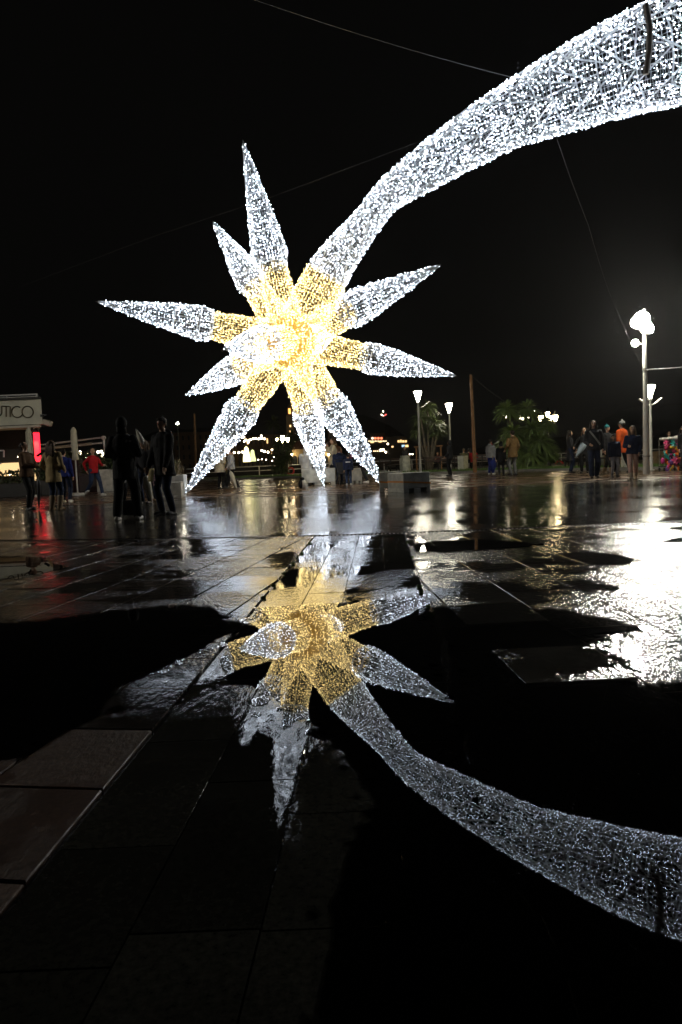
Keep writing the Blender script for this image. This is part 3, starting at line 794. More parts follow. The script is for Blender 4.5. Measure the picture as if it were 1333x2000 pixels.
M_flood2 = emit('flood_glass_small', (1.0, 0.97, 0.75), 600.0)
b = MB(); b.ball(c, .11, 12, 10); b.build('small_floodlight', M_flood2, fl)
# unseen floodlight pole at left, added for front light on restaurant and people
fp = empty('floodlight_pole', (-17.0, 15.0, 0), 0, 'added floodlight pole, unseen, standing left of the picture', 'floodlight')
b = MB(); b.tube([(0, 0, 0), (0, 0, 1.2), (0, 0, 6.0)], [.11, .095, .05], 12); b.build('pole', M_pole, fp)
for yaw, z in ((1.25, 5.8), (2.6, 5.55), (1.75, 5.3)):
    c = Vector((math.sin(yaw)*.25, -math.cos(yaw)*.25, z)); R = Matrix.Rotation(yaw, 3, 'Z') @ Matrix.Rotation(math.radians(-30), 3, 'X'); n = 16
    def disc(rr, y): return [c + R @ Vector((rr*math.cos(6.2832*k/n), y, rr*math.sin(6.2832*k/n))) for k in range(n)]
    b = MB(); b.add(disc(.21, .03)+disc(.20, .12)+disc(.1, .22), [(j*n+k, j*n+(k+1) % n, (j+1)*n+(k+1) % n, (j+1)*n+k) for j in (0, 1) for k in range(n)]+[tuple(2*n+k for k in range(n))]); hd = b.build('floodlight_head', M_steel, fp, smooth=True)
    b = MB(); b.add(disc(.207, .028)+disc(.18, -.05)+disc(.09, -.09), [(j*n+k, j*n+(k+1) % n, (j+1)*n+(k+1) % n, (j+1)*n+k) for j in (0, 1) for k in range(n)]+[tuple(2*n+k for k in range(n))]); b.build('lens', M_floodb, hd)
# tall wooden pole
def pole(px0, py0, px1, py1, d, r, label, h_extra=0):
    t = W(px0, py0, d); f = Vector((W(px1, py1, d).x, d, 0.02))
    b = MB(); b.tube([Vector((0, 0, 0)), (t-f)*.5, t-f], [r, r*.85, r*.7], 8); o = b.build('wooden_pole', M_wood, None); o.location = f
    return tag(o, label, 'pole', 'tall wooden poles')
pole(920, 732, 928, 912, 36, .10, 'tall bare wooden pole behind the benches')
pole(380, 808, 382, 905, 52, .10, 'bare wooden pole between the young man and the left star leg')
# distant lamp at left
def far_lamp(px_, py_, d, r, label, m_=None, group='far street lights'):
    t = W(px_, py_, d); e = empty('street_light', (t.x, t.y, 0), 0, label, 'street light', group)
    b = MB(); b.tube([(0, 0, 0), (0, 0, t.z)], .05, 5); b.build('pole', M_dkmetal, e)
    b = MB(); b.ball((0, 0, t.z), r, 8, 6); b.build('lamp', m_ or M_small, e)
    return e
M_dkmetal = mat('dark_metal', (0.03, 0.03, 0.03), 0.5, 0.5, var=0)
M_star = emit('far_lamp_white', (1.0, 0.93, 0.75), 70.0)
far_lamp(347, 827, 60, .11, 'single bright street light against the dark sky above the left star foot', M_star)

# ------------------------------------------------------------------ benches
M_slat = mat('dark_bench_slat', (0.05, 0.03, 0.02), 0.45, var=0.3)
def bench(c, L_, rz, label, ends=(True, True)):
    e = empty('bench', c, rz, label, 'bench', 'slatted benches with concrete ends')
    for k in range(3):
        b = MB(); b.box((0, -.16+.13*k, .44), (L_, .10, .04), bev=.008); b.build('seat_slat', M_slat, e)
    for k in range(2):
        b = MB(); b.box((0, .26+.02*k, .60+.17*k), (L_, .035, .12), rx=-.12, bev=.008); b.build('back_slat', M_slat, e)
    for x in (-L_*.32, L_*.05, L_*.36):
        b = MB(); b.box((x, -.12, .21), (.06, .06, .42)); b.box((x, .2, .42), (.05, .05, .84), rx=-.08); b.box((x, .02, .395), (.05, .42, .04)); b.build('leg', M_dkmetal, e)
    for sg, on in zip((-1, 1), ends):
        if on:
            b = MB(); b.box((sg*(L_/2+.19), .05, .40), (.36, .62, .80), bev=.02); b.build('concrete_end', M_conc, e)
    return e
def bench_px(x0, x1, d0, d1, label, ends):
    a, b_ = W(x0, 920, d0), W(x1, 920, d1); a.z = b_.z = 0.09
    v = b_-a; bench((a+b_)/2, v.length, math.atan2(v.y, v.x), label, ends)
bench_px(728, 786, 43.5, 42.0, 'dark slatted bench right of the right star leg', (False, True))
bench_px(812, 898, 41.0, 39.5, 'dark slatted bench between the lamp post and the black-clad figure', (False, True))
bench_px(926, 1004, 38.4, 37.2, 'dark slatted bench behind the three people standing with their backs turned', (False, True))
bench_px(1098, 1150, 34.6, 33.4, 'dark slatted bench right of the big palm clump', (False, False))
bench_px(1168, 1222, 32.5, 30.8, 'slatted bench behind the boy and the walkers', (True, True))
# litter bin beside first bench
b = MB(); b.lathe((0, 0, 0), [(.24, 0), (.26, .85), (.29, .88), (.29, .95), (.2, .95)], 14); o = b.build('litter_bin', M_conc); o.location = W(793, 920, 41.0); o.location.z = .09
tag(o, 'round pale litter bin at the left end of the middle bench', 'litter bin')
# wooden frame (pergola table) behind the middle bench
e = empty('timber_pergola', Vector((W(838, 900, 44).x, 44, .06)), 0, 'low wooden frame of posts and beam behind the middle bench', 'frame')
b = MB()
for x in (-.75, -.1, .75): b.box((x, 0, .75), (.09, .09, 1.5))
b.build('post', M_wood, e); b = MB(); b.box((0, 0, 1.5), (1.75, .12, .09)); b.build('beam', M_wood, e)
# low timber planters at right
M_plank = mat('planter_timber', (0.20, 0.13, 0.06), 0.7, var=0.3)
def planter(px_, py_, d, w_, h_, label, plants=True):
    c = W(px_, py_, d); c.z = .08
    e = empty('timber_planter', c, 0, label, 'planter', 'low timber planters'); 
    n = max(4, int(w_/.16))
    for i in range(n):
        b = MB(); b.box((-w_/2+(i+.5)*w_/n, 0, h_/2), (w_/n-.015, .5, h_+random.uniform(-.02, .02)), bev=.01); b.build('plank', M_plank, e)
planter(1193, 900, 35, 1.1, .62, 'low timber planter seen between the crossbody woman and the boy')
planter(1298, 895, 33, 1.5, .62, 'low timber planter right of the lamp post')

# ------------------------------------------------------------------ palms
M_leaf = mat('palm_leaf', (0.19, 0.27, 0.08), 0.45, var=0.35, scale=3)
M_leafd = mat('dark_palm_leaf', (0.10, 0.13, 0.045), 0.5, var=0.35, scale=3)
M_trunk = mat('palm_trunk', (0.10, 0.08, 0.055), 0.8, var=0.35, bump=0.8)
def rosette(c, R, n, m_, parent, droop=.5, w_=.035):
    b = MB()
    for i in range(n):
        az = random.random()*6.2832; el = math.asin(random.uniform(-.55, 1)); L_ = R*random.uniform(.75, 1.1)
        d = Vector((math.cos(az)*math.cos(el), math.sin(az)*math.cos(el), math.sin(el))); side = d.cross(Vector((0, 0, 1)))
        if side.length < .1: side = Vector((1, 0, 0))
        side.normalize(); P = []
        for k in range(5):
            t = k/4; P.append(d*L_*t - Vector((0, 0, droop*L_*t*t*(1-.3*abs(d.z)))))
        ws = [w_*.5, w_, w_*.9, w_*.55, .002]
        tw = random.uniform(-.6, .6); up = d.cross(side); s2 = side*math.cos(tw)+up*math.sin(tw)
        vs = []
        for p, ww in zip(P, ws): vs += [p-s2*ww, p+s2*ww]
        b.add(vs, [(2*k, 2*k+1, 2*k+3, 2*k+2) for k in range(4)])
    o = b.build('leaf_rosette', m_, parent, kind='stuff'); o.location = c; return o
def cordyline(base, heads, label, m_, n=90, w_=.035, group=None, cat='palm'):
    e = empty('fan_palm', base, 0, label, cat, group)
    for (x, y, z, R) in heads:
        b = MB(); b.tube([(0+x*.15, y*.15, 0), (x*.5, y*.5, z*.45), (x, y, z)], [.13, .09, .06], 7); b.build('trunk', M_trunk, e)
        rosette((x, y, z), R, n, m_, e, w_=w_)
    return e
def heads_px(base, L_):
    o = []
    for (px_, py_, dy, R) in L_:
        p = W(px_, py_, base.y+dy)-base; o.append((p.x, p.y, p.z, R))
    return o
base = Vector((W(1035, 900, 35.5).x, 37.0, .1))
cordyline(base, heads_px(base, [(990, 800, 0, .85), (1030, 798, .6, .8), (1000, 846, -.5, .9), (1040, 838, -.2, 1.0), (1064, 826, .5, .8), (1055, 862, -.9, 1.0), (1068, 880, -.6, .9), (1035, 885, -.9, .9), (1012, 870, -.3, .95), (985, 868, .3, .7), (1050, 905, -.9, .7), (1022, 905, -.7, .7)]),
          'big dense clump of green fan palm heads on the lawn left of the ornate lantern', M_leaf, n=230, w_=.045)
base = Vector((W(838, 900, 43).x, 43, .1))
cordyline(base, heads_px(base, [(822, 815, 0, .9), (850, 825, .2, 1.0), (835, 795, .3, .8), (815, 840, .3, .7), (855, 842, 0, .8)]), 'dark fan palm standing behind the two cone lamps', M_leafd, n=110)
base = Vector((W(551, 900, 47).x, 49.5, .1))
cordyline(base, heads_px(base, [(545, 866, 0, .8), (560, 872, .3, .8), (540, 885, -.2, .7), (562, 892, -.2, .8), (548, 902, -.3, .8), (555, 915, -.3, .7), (541, 912, 0, .6)]), 'short dark fan palm between the left and middle star legs', M_leafd, n=110, w_=.03)
base = Vector((W(535, 890, 105).x, 105, 0))
cordyline(base, heads_px(base, [(535, 826, 0, 1.9)]), 'tall far palm silhouetted above the lit town house', M_leafd, n=110, w_=.09)
base = Vector((W(572, 870, 100).x, 100, 0))
cordyline(base, heads_px(base, [(570, 852, 0, 1.7), (562, 858, 1, 1.5)]), 'low far palm crown at the foot of the church tower', M_leafd, n=90, w_=.09)

# ------------------------------------------------------------------ ornate lanterns and far festive lights
M_ornate = emit('lantern_glass', (1.0, 0.80, 0.42), 60.0)
def lantern(px_, py_, d, label, arms=3, sc_=1.0):
    t = W(px_, py_, d); e = empty('ornate_lantern', (t.x, t.y, .05), 0, label, 'lantern')
    M_i = M_dkmetal; H = t.z
    b = MB(); b.tube([(0, 0, 0), (0, 0, .5), (0, 0, H-.5)], [.12, .07, .045], 8); b.build('post', M_i, e)
    spots = [(-.42, 0, H-.15), (.42, 0, H-.15), (0, 0, H+.05), (0, -.42, H-.2)][:arms+0]
    for (x, y, z) in spots:
        x, y = x*sc_, y*sc_
        b = MB(); b.tube([(0, 0, H-.75), (x*.6, y*.6, H-.85), (x, y, z-.35)], .022, 5)
        b.build('arm', M_i, e)
        b = MB(); b.lathe((x, y, z-.35), [(.06, 0), (.15, .25), (.15, .28), (.13, .33)], 8); ln = b.build('lamp_glass', M_ornate, e)
        b = MB(); b.lathe((x, y, z-.02), [(.18, 0), (.09, .12), (.04, .17), (.02, .28)], 8); b.build('lamp_cap', M_i, ln)
    return e
lantern(1071, 808, 42.5, 'ornate lantern with several warm lamps above the palm clump', 4)
lantern(552, 853, 60, 'four-lamp ornate lantern above the short dark palm', 4)
M_fest = emit('festive_bulb', (1.0, 0.86, 0.58), 9.0)
def festoon(pix, d, label, r=.10, n=None, m_=None, jit=.12):
    P = [W(x, y, d) for x, y in pix]; c = P[0].copy(); e = empty('festive_lights', c, 0, label, 'light garland', 'festive light garlands')
    cord = MB(); cord.tube([p-c for p in P], .02, 4); cord.build('cord', M_dkmetal, e)
    b = MB()
    for a, q in zip(P, P[1:]):
        k = max(2, int((q-a).length/.35))
        for i in range(k):
            p = a.lerp(q, i/k)-c; b.ball(p+Vector((random.gauss(0, jit), random.gauss(0, jit), random.gauss(0, jit))), r, 5, 4)
    b.build('bulb', m_ or M_fest, e, kind='stuff')
festoon([(462, 852), (475, 857), (483, 858), (487, 862), (495, 858), (503, 860), (508, 854), (514, 853), (517, 858)], 90, 'bright garland hung over the far street between the left and middle star legs', .13, jit=.16)
festoon([(158, 884), (163, 888), (166, 892), (172, 887)], 60, 'garland cluster left of the red-jacketed walker', .12)
festoon([(196, 884), (201, 888), (207, 890)], 60, 'garland cluster right of the red-jacketed walker', .12)
festoon([(983, 803), (986, 809), (990, 815), (994, 806), (998, 803)], 70, 'garland cluster at the left of the palm clump', .13)
festoon([(1016, 810), (1020, 812), (1023, 816)], 70, 'garland cluster in the middle of the palm clump', .14)
festoon([(1034, 814), (1040, 806), (1044, 804)], 70, 'small garland cluster among the palm leaves by the lantern', .07)

# ------------------------------------------------------------------ restaurant at the left
M_wall = mat('cream_render', (0.62, 0.60, 0.48), 0.8, var=0.12, scale=2, bump=0.2)
M_canopy = mat('canopy_fabric', (0.55, 0.50, 0.40), 0.7, var=0.1)
M_letter = mat('bronze_letter', (0.06, 0.045, 0.02), 0.35, 0.6, var=0)
M_redp = mat('red_lit_panel', (0.8, 0.06, 0.06), 0.6, var=0, emis=(1.0, 0.012, 0.03), estr=2.4)
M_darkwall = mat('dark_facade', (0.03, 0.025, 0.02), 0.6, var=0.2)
M_warmwin = emit('warm_interior', (1.0, 0.66, 0.30), 0.9)
D = 30.0
rc = Vector((W(84, 830, D).x, D, 0))
rest = empty('restaurant', rc, 0, 'low restaurant pavilion with cream fascia, wire letters and red-lit column at the left edge', 'restaurant')
z0, z1 = W(84, 828, D).z, W(84, 779, D).z; XW = 9.0
b = MB(); b.box((-XW/2, 1.6, (z0+z1)/2), (XW, 3.2, z1-z0)); b.v = [(x-.46*max(0, y), y, z) for x, y, z in b.v]; fw = b.build('fascia_wall', M_wall, rest)
b = MB(); b.box((-XW/2+.05, 1.5, z1+.03), (XW+.15, 3.5, .06)); b.v = [(x-.46*max(0, y), y, z) for x, y, z in b.v]; b.build('roof_edge', M_darkwall, rest)
b = MB(); zr = W(77, 769, D).z
b.tube([(-XW, .1, zr), (-.15, .1, zr)], .03, 6); b.tube([(-XW, .1, zr-.09), (-.15, .1, zr-.09)], .015, 6)
for x in (-.15, -1.4, -2.65, -3.9, -5.2): b.tube([(x, .1, z1), (x, .1, zr)], .02, 6)
b.tube([(-.15, .1, zr), (-.15, 2.8, zr)], .03, 6); b.tube([(-.15, 2.8, z1), (-.15, 2.8, zr)], .02, 6)
b.v = [(x-.46*max(0, y), y, z) for x, y, z in b.v]; b.build('roof_railing', M_rail, rest)
b = MB(); zc = W(84, 833, D).z; b.box((-XW/2+.05, -.45, zc), (XW+.1, .10, .10), bev=.01); b.build('awning_bar', M_canopy, rest)
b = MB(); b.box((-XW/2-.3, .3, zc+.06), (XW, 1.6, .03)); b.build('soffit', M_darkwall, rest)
b = MB(); b.box((.12, .2, z0+.05), (.34, .3, .22), ry=.35, bev=.03); b.build('awning_bracket', M_canopy, rest)
# glazing, dark posts, back wall with warm lit panel
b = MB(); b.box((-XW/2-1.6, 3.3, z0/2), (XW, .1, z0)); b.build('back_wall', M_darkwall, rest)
b = MB()
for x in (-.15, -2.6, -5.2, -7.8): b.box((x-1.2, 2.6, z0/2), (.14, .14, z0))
b.build('column', M_darkwall, rest)
cx = W(74, 870, D).x - rc.x
zb_, zt_ = W(74, 902, D).z, W(74, 845, D).z; b = MB(); b.box((cx, -.05, (zb_+zt_)/2), (.20, .14, zt_-zb_)); b.build('red_column', M_redp, rest)
b = MB(); b.box((cx, -.05, zb_/2), (.19, .13, zb_-.004)); b.build('column_base', M_darkwall, rest)
b = MB(); b.box((cx, -.05, W(74, 844, D).z+.06), (.26, .2, .06)); b.build('column_cap', M_darkwall, rest)
sp = bpy.data.lights.new('column_spot', 'SPOT'); sp.energy = 60; sp.spot_size = math.radians(50); sp.spot_blend = .6; sp.color = (1, .75, .45); sp.shadow_soft_size = .03
spo = bpy.data.objects.new('column_spot', sp); spo.location = (cx, -.42, W(74, 843, D).z+.02); spo.rotation_euler = (math.radians(14), 0, 0); link(spo, rest)
b = MB(); b.tube([(cx, -.42, W(74, 843, D).z+.16), (cx, -.42, W(74, 843, D).z+.03)], .05, 8); b.build('downlight', M_dkmetal, rest)
xw0, xw1 = W(-30, 915, D+3).x-rc.x, W(37, 915, D+3).x-rc.x
b = MB(); b.box(((xw0+xw1)/2, 3.2, (W(20, 905, D+3.2).z+W(20, 929, D+3.2).z)/2), (xw1-xw0, .06, W(20, 903, D+3.2).z-W(20, 929, D+3.2).z)); b.build('lit_window', M_warmwin, rest)
for (xa, xb, ya, yb) in ((66, 79, 912, 938), (28, 44, 963, 969), (0, 6, 965, 970)):
    a_, c_ = W(xa, ya, D+2.9)-rc, W(xb, yb, D+2.9)-rc
    b = MB(); b.box(((a_.x+c_.x)/2, 2.95, max(.08, (a_.z+c_.z)/2)), (c_.x-a_.x, .04, abs(a_.z-c_.z))); b.build('lit_window', M_warmwin, rest)
b = MB()
for (xa, ya, xb, yb) in ((-10, 880, 8, 880), (8, 880, 8, 893), (-10, 905, 3, 905)):
    p, q = W(xa, ya, D+1)-rc, W(xb, yb, D+1)-rc; b.tube([p, q], .035, 5)
b.build('door_frame', M_rail, rest)
# ceiling downlights
b = MB()
for px_, py_ in ((20, 927), (36, 892), (86, 896), (90, 897)): b.ball(W(px_, py_, D+2.2)-rc, .04, 6, 5)
b.build('ceiling_lamp', M_small, rest)
# letters
Yl = -0.03
def ringpts(px_, py_, rr, a0=0, a1=360, n=22):
    c = W(px_, py_, D)-rc; R = rr*D/FPX
    return [Vector((c.x+R*math.cos(math.radians(a0+(a1-a0)*i/n)), Yl, c.z+R*math.sin(math.radians(a0+(a1-a0)*i/n)))) for i in range(n+1)]
def pz(px_, py_): p = W(px_, py_, D)-rc; return Vector((p.x, Yl, p.z))
TR = .026
def letter(parts):
    b = MB()
    for P in parts: b.tube(P, TR, 6)
    b.build('letter', M_letter, fw if False else rest)
letter([[pz(4.5, 793), pz(4.5, 806)] + ringpts(-1.5, 806, 6, 0, -180, 12) + [pz(-7.5, 806), pz(-7.5, 793)]])
letter([[pz(4.6, 793.6), pz(19.5, 794)], [pz(13.2, 794), pz(13.2, 814.5)]])
letter([[pz(21, 794), pz(21, 814.5)]])
letter([ringpts(34.5, 804.8, 10.6, 55, 330)])
letter([ringpts(54.8, 804.8, 10.8)])
b = MB(); b.box((0, 0, 0), (.10, .12, .10)); b.box((.12, 0, .02), (.16, .05, .05)); o = b.build('wall_lamp', M_dkmetal, rest); o.location = pz(84, 812)+Vector((0, -.05, 0))

# closed parasols
M_paras = mat('parasol_canvas', (0.50, 0.46, 0.35), 0.8, var=0.1, bump=0.4, bscale=12)
def parasol(px_, y0, y1, d, label):
    a, c = W(px_, y0, d), W(px_, y1, d); H = a.z-c.z
    e = empty('closed_parasol', (a.x, d, 0), 0, label, 'parasol', 'closed parasols of the restaurant')
    b = MB(); b.tube([(0, 0, 0), (0, 0, c.z+.2)], .03, 8); b.tube([(0, 0, 0), (0, 0, .08)], .25, 10); b.build('pole', M_pole, e)
    b = MB(); pr = [(.07, 0), (.17, .02), (.12, .22), (.15, .40), (.155, .6), (.135, .82), (.145, .88), (.07, .97), (.02, 1.0)]
    b.lathe((0, 0, c.z), [(r*.72, z*H) for r, z in pr], 20, jit=lambda k, i: .16*math.cos(k*math.pi*.8+i*.3)); b.build('canopy', M_paras, e, smooth=True)
    b = MB(); b.lathe((0, 0, c.z+.24*H), [(.15, 0), (.155, .05)], 12); b.build('tie', M_paras, e)
parasol(55.5, 835, 912, 27.5, 'closed beige parasol behind the woman in the brown jacket')
parasol(143.5, 834, 899, 27.5, 'closed beige parasol standing alone above the dark planters')
# awning frame beams behind
fr = empty('awning_frame', (W(150, 900, 34).x, 34, 0), 0, 'pale awning frame of beams right of the red column', 'awning')
def beam(xa, ya, xb, yb, d, r, m_=M_rail, nm='beam'):
    o_ = fr.location; b = MB(); b.tube([W(xa, ya, d)-o_, W(xb, yb, d)-o_], r, 6); b.build(nm, m_, fr)
beam(80, 869, 205, 854, 34, .045); beam(80, 877, 180, 867, 34, .07, M_canopy, 'fabric_roll'); beam(180, 867, 200, 865, 34, .04)
b = MB(); p = W(203, 855, 34)-fr.location; b.tube([(p.x, p.y-.08, p.z), (p.x, p.y+.08, p.z)], .10, 10); b.tube([(p.x, 0, p.z), (p.x, 0, 0)], .05, 8); b.build('end_post', M_rail, fr)
# dark planters with shrubs
M_planter = mat('dark_planter', (0.035, 0.032, 0.03), 0.6, var=0.2)
M_shrub = mat('shrub_leaf', (0.04, 0.06, 0.02), 0.6, var=0.3)
def shrub_planter(px_, foot, w_, h_, ph, label, m_=M_planter, kind='bush'):
    c = G(px_, foot); e = empty('shrub_planter', c, random.uniform(-.05, .05), label, 'planter', 'dark planters of the restaurant terrace')
    b = MB(); b.box((0, .25, h_/2), (w_, .5, h_), bev=.02); b.build('tub', m_, e)
    b = MB()
    for i in range(260):
        p = Vector((random.uniform(-w_/2, w_/2)*.95, .25+random.uniform(-.28, .28), h_+ph*random.random()**.8)); u = Vector((random.gauss(0, 1), random.gauss(0, 1), random.gauss(0, 1))).normalized()*random.uniform(.06, .13); v = u.orthogonal().normalized()*.035
        b.add([p-u, p+v, p+u, p-v], [(0, 1, 2, 3)])
    b.build('foliage', M_shrub, e, kind='stuff')
shrub_planter(20, 972, 1.5, .55, .5, 'dark planter with spiky plant at the far left edge')
shrub_planter(90, 968, 1.0, .6, .6, 'dark planter between the two chatting women')
shrub_planter(147, 961, 1.3, 1.45, .35, 'tall dark planter right below the lone closed parasol')
shrub_planter(180, 960, 1.1, .75, .9, 'bushy planter behind the red-jacketed walker')
shrub_planter(213, 960, 1.0, .95, .5, 'grey planter between the red-jacketed walker and the hooded man', M_conc)
shrub_planter(322, 955, 1.3, .5, .7, 'bushy planter far behind the young man')

ORD = ['first', 'second', 'third', 'fourth', 'fifth', 'sixth', 'seventh', 'eighth', 'ninth', 'tenth']
# ------------------------------------------------------------------ town across the water
M_land = mat('far_ground', (0.03, 0.028, 0.02), 0.9)
mb = MB(); mb.box((-30, 145, -.9), (150, 116, 1.7)); mb.box((60, 260, -.9), (260, 160, 1.7)); tag(mb.build('far_shore', M_land), 'far shore with the old town', kind='structure')
mb = MB(); n = 60; vs = []; 
for i in range(n+1):
    x = -700+1400*i/n; h_ = 14+16*math.sin(i*.31)+9*math.sin(i*.83+1); h_ = max(4, h_+ (22*math.exp(-((x-25)/60)**2)))
    vs += [(x, 620, -1.6), (x, 640, h_), (x, 900, h_*1.4), (x, 905, -1.6)]
mb.add(vs, [(4*i+k, 4*i+4+k, 4*i+5+k, 4*i+1+k) for i in range(n) for k in range(3)])
tag(mb.build('hills', mat('dark_hill', (0.02, 0.025, 0.015), 0.9)), 'dark hills behind the town', kind='structure')

M_stone = mat('church_stone', (0.30, 0.23, 0.14), 0.8, var=0.2, scale=1.0)
M_roof = mat('tile_roof', (0.22, 0.09, 0.04), 0.8, var=0.25, scale=2)
M_winglow = emit('window_glow', (1.0, 0.62, 0.25), 1.3)
M_winorg = emit('belfry_glow', (1.0, 0.42, 0.10), 2.2)
M_dimwall = mat('town_wall', (0.20, 0.13, 0.08), 0.85, var=0.2, scale=.6)
M_darkwin = mat('dark_window', (0.02, 0.02, 0.02), 0.3, var=0)
M_up = emit('uplight', (1.0, 0.75, 0.4), 60.0)
# church tower
D = 102.0
def px_box(b, x0, y0, x1, y1, d, depth, o):
    a, c = W(x0, y0, d)-o, W(x1, y1, d)-o; b.box(((a.x+c.x)/2, depth/2, (a.z+c.z)/2), (abs(c.x-a.x), depth, abs(a.z-c.z)))
o0 = Vector((W(567, 870, D).x, D, 0))
ch_ = empty('church', o0, 0, 'stone church with a slim belfry whose opening glows orange', 'church')
b = MB(); px_box(b, 559, 811, 577, 905, D, 2.0, o0); b.build('tower', M_stone, ch_)
b = MB(); px_box(b, 561, 797, 575, 811, D, 1.2, o0); a_ = W(568, 797, D)-o0; b.lathe((a_.x, .6, a_.z), [(.55, 0), (.4, .35), (.05, .8)], 8); b.build('belfry', M_stone, ch_)
b = MB(); p = W(566, 803, D)-o0; b.box((p.x, -.03, p.z), (.30, .05, .75)); b.build('belfry_opening', M_winorg, ch_)
for y_ in (832, 843, 853):
    b = MB(); p = W(567.5, y_, D)-o0; b.box((p.x, -.03, p.z), (.22, .05, .32)); b.build('window', M_winglow, ch_)
b = MB(); px_box(b, 566, 855, 600, 905, D, 6, o0); b.build('nave', M_stone, ch_)
b = MB(); p, q = W(566, 856, D)-o0, W(600, 866, D)-o0; b.add([(p.x, -.2, p.z), (q.x, -.2, q.z), (q.x, 6, q.z), (p.x, 6, p.z), (p.x, 3, p.z+.8), (q.x, 3, q.z+.8)], [(0, 1, 5, 4), (3, 4, 5, 2), (0, 4, 3), (1, 2, 5)]); b.build('roof', M_roof, ch_)
# arcaded hall in front
D2 = 92.0; o1 = Vector((W(585, 890, D2).x, D2, 0))
ha = empty('arcaded_hall', o1, 0, 'pale arcaded hall with warm lit arches beside the middle star leg', 'building')
M_pale = mat('pale_plaster', (0.50, 0.40, 0.22), 0.8, var=0.12)
b = MB(); px_box(b, 571, 878, 662, 912, D2, 5, o1); b.build('wall', M_pale, ha)
p, q = W(569, 878, D2)-o1, W(664, 874, D2)-o1
b = MB(); b.add([(p.x, -.4, p.z), (q.x, -.4, p.z), (q.x, 5.4, p.z), (p.x, 5.4, p.z), (p.x+.6, 2.5, p.z+1.1), (q.x-.6, 2.5, p.z+1.1)], [(0, 1, 5, 4), (3, 4, 5, 2), (0, 4, 3), (1, 2, 5), (0, 3, 2, 1)]); b.build('roof', M_roof, ha)
for x_ in (576, 587, 599, 637, 649, 658):
    c = W(x_, 898, D2)-o1; vs = [(c.x-.32, -.02, 0), (c.x+.32, -.02, 0)]+[(c.x+.32*math.cos(t), -.02, c.z+.2+.32*math.sin(t)) for t in [math.pi*k/8 for k in range(9)]]
    b = MB(); b.add(vs, [tuple(range(len(vs)))]); b.build('arch', M_darkwin, ha)
for x_ in (571, 643):
    b = MB(); b.ball(W(x_, 888, D2)-o1+Vector((0, -.5, 0)), .12, 6, 5); b.build('wall_lamp', M_up, ha)
# tall pale house behind the standing woman
o2 = Vector((W(650, 890, 97).x, 97, 0)); tb = empty('town_house', o2, 0, 'narrow pale house rising between the middle and right star legs', 'building', 'houses of the old town')
b = MB(); px_box(b, 641, 842, 660, 905, 97, 4, o2); b.build('wall', M_dimwall, tb); b = MB(); px_box(b, 640, 840, 661, 843, 97, 4.3, o2); b.build('roof', M_roof, tb)
for x_, y_ in ((646, 852), (654, 852), (646, 866), (654, 866)):
    b = MB(); p = W(x_, y_, 97)-o2; b.box((p.x, -.03, p.z), (.35, .05, .6)); b.build('window', M_darkwin, tb)
# long town house row
def house(x0, y0, x1, d, label, wins, lit=(), m_=None, ytop_roof=3, cols=4, rows=2):
    o_ = Vector((W((x0+x1)/2, 890, d).x, d, 0)); e = empty('town_house', o_, 0, label, 'building', 'houses of the old town')
    a, c = W(x0, y0, d)-o_, W(x1, y0, d)-o_; H = a.z; w_ = c.x-a.x; dep = 8
    b = MB(); b.box(((a.x+c.x)/2, dep/2, H/2), (w_, dep, H)); b.build('wall', m_ or M_dimwall, e)
    b = MB(); rz_ = ytop_roof*d/FPX; b.add([(a.x-.3, -.4, H), (c.x+.3, -.4, H), (c.x+.3, dep+.4, H), (a.x-.3, dep+.4, H), (a.x+.3, dep/2, H+rz_), (c.x-.3, dep/2, H+rz_)], [(0, 1, 5, 4), (3, 4, 5, 2), (0, 4, 3), (1, 2, 5), (0, 3, 2, 1)]); b.build('roof', M_roof, e)
    k = 0
    for r in range(rows):
        for q in range(cols):
            b = MB(); x = a.x+w_*(q+.5)/cols; z = H*(1-(r+.55)/(rows+.3)); b.box((x, -.03, z), (w_/cols*.32, .06, H/rows*.42)); b.build('window', M_winglow if k in lit else M_darkwin, e); k += 1
    return e
house(455, 853, 512, 112, 'long dim town house with red roof behind the garland', 0, (3, 9), cols=7, rows=3)
house(510, 850, 558, 114, 'brown town house lit along its eaves left of the church tower', 0, (1, 8), cols=6, rows=3)
house(283, 862, 322, 118, 'dark block of flats behind the young man', 0, (), cols=4, rows=3, ytop_roof=0.5)
house(340, 846, 420, 125, 'dark wide house behind the left star foot', 0, (), cols=7, rows=4)
house(420, 868, 456, 108, 'low ochre house behind the couple', 0, (0, 2), m_=M_pale, cols=3, rows=2)
# lamps along the far quay
for i, (x_, y_) in enumerate([(428, 886), (440, 883), (447, 884), (458, 884), (467, 884), (474, 883), (512, 880), (517, 882), (524, 883), (532, 879)]):
    far_lamp(x_, y_, 88+(i % 3)*2, .13, ORD[i]+' from left of the tiny warm quay lamps by the left star leg', M_small, 'tiny quay lamps')
for i, (x_, y_) in enumerate([(505, 898), (512, 897), (520, 898), (532, 900), (536, 893), (539, 889)]):
    far_lamp(x_, y_, 84, .07, ORD[i]+' from left of the tiny terrace lights beside the short palm', M_small, 'tiny terrace lights')
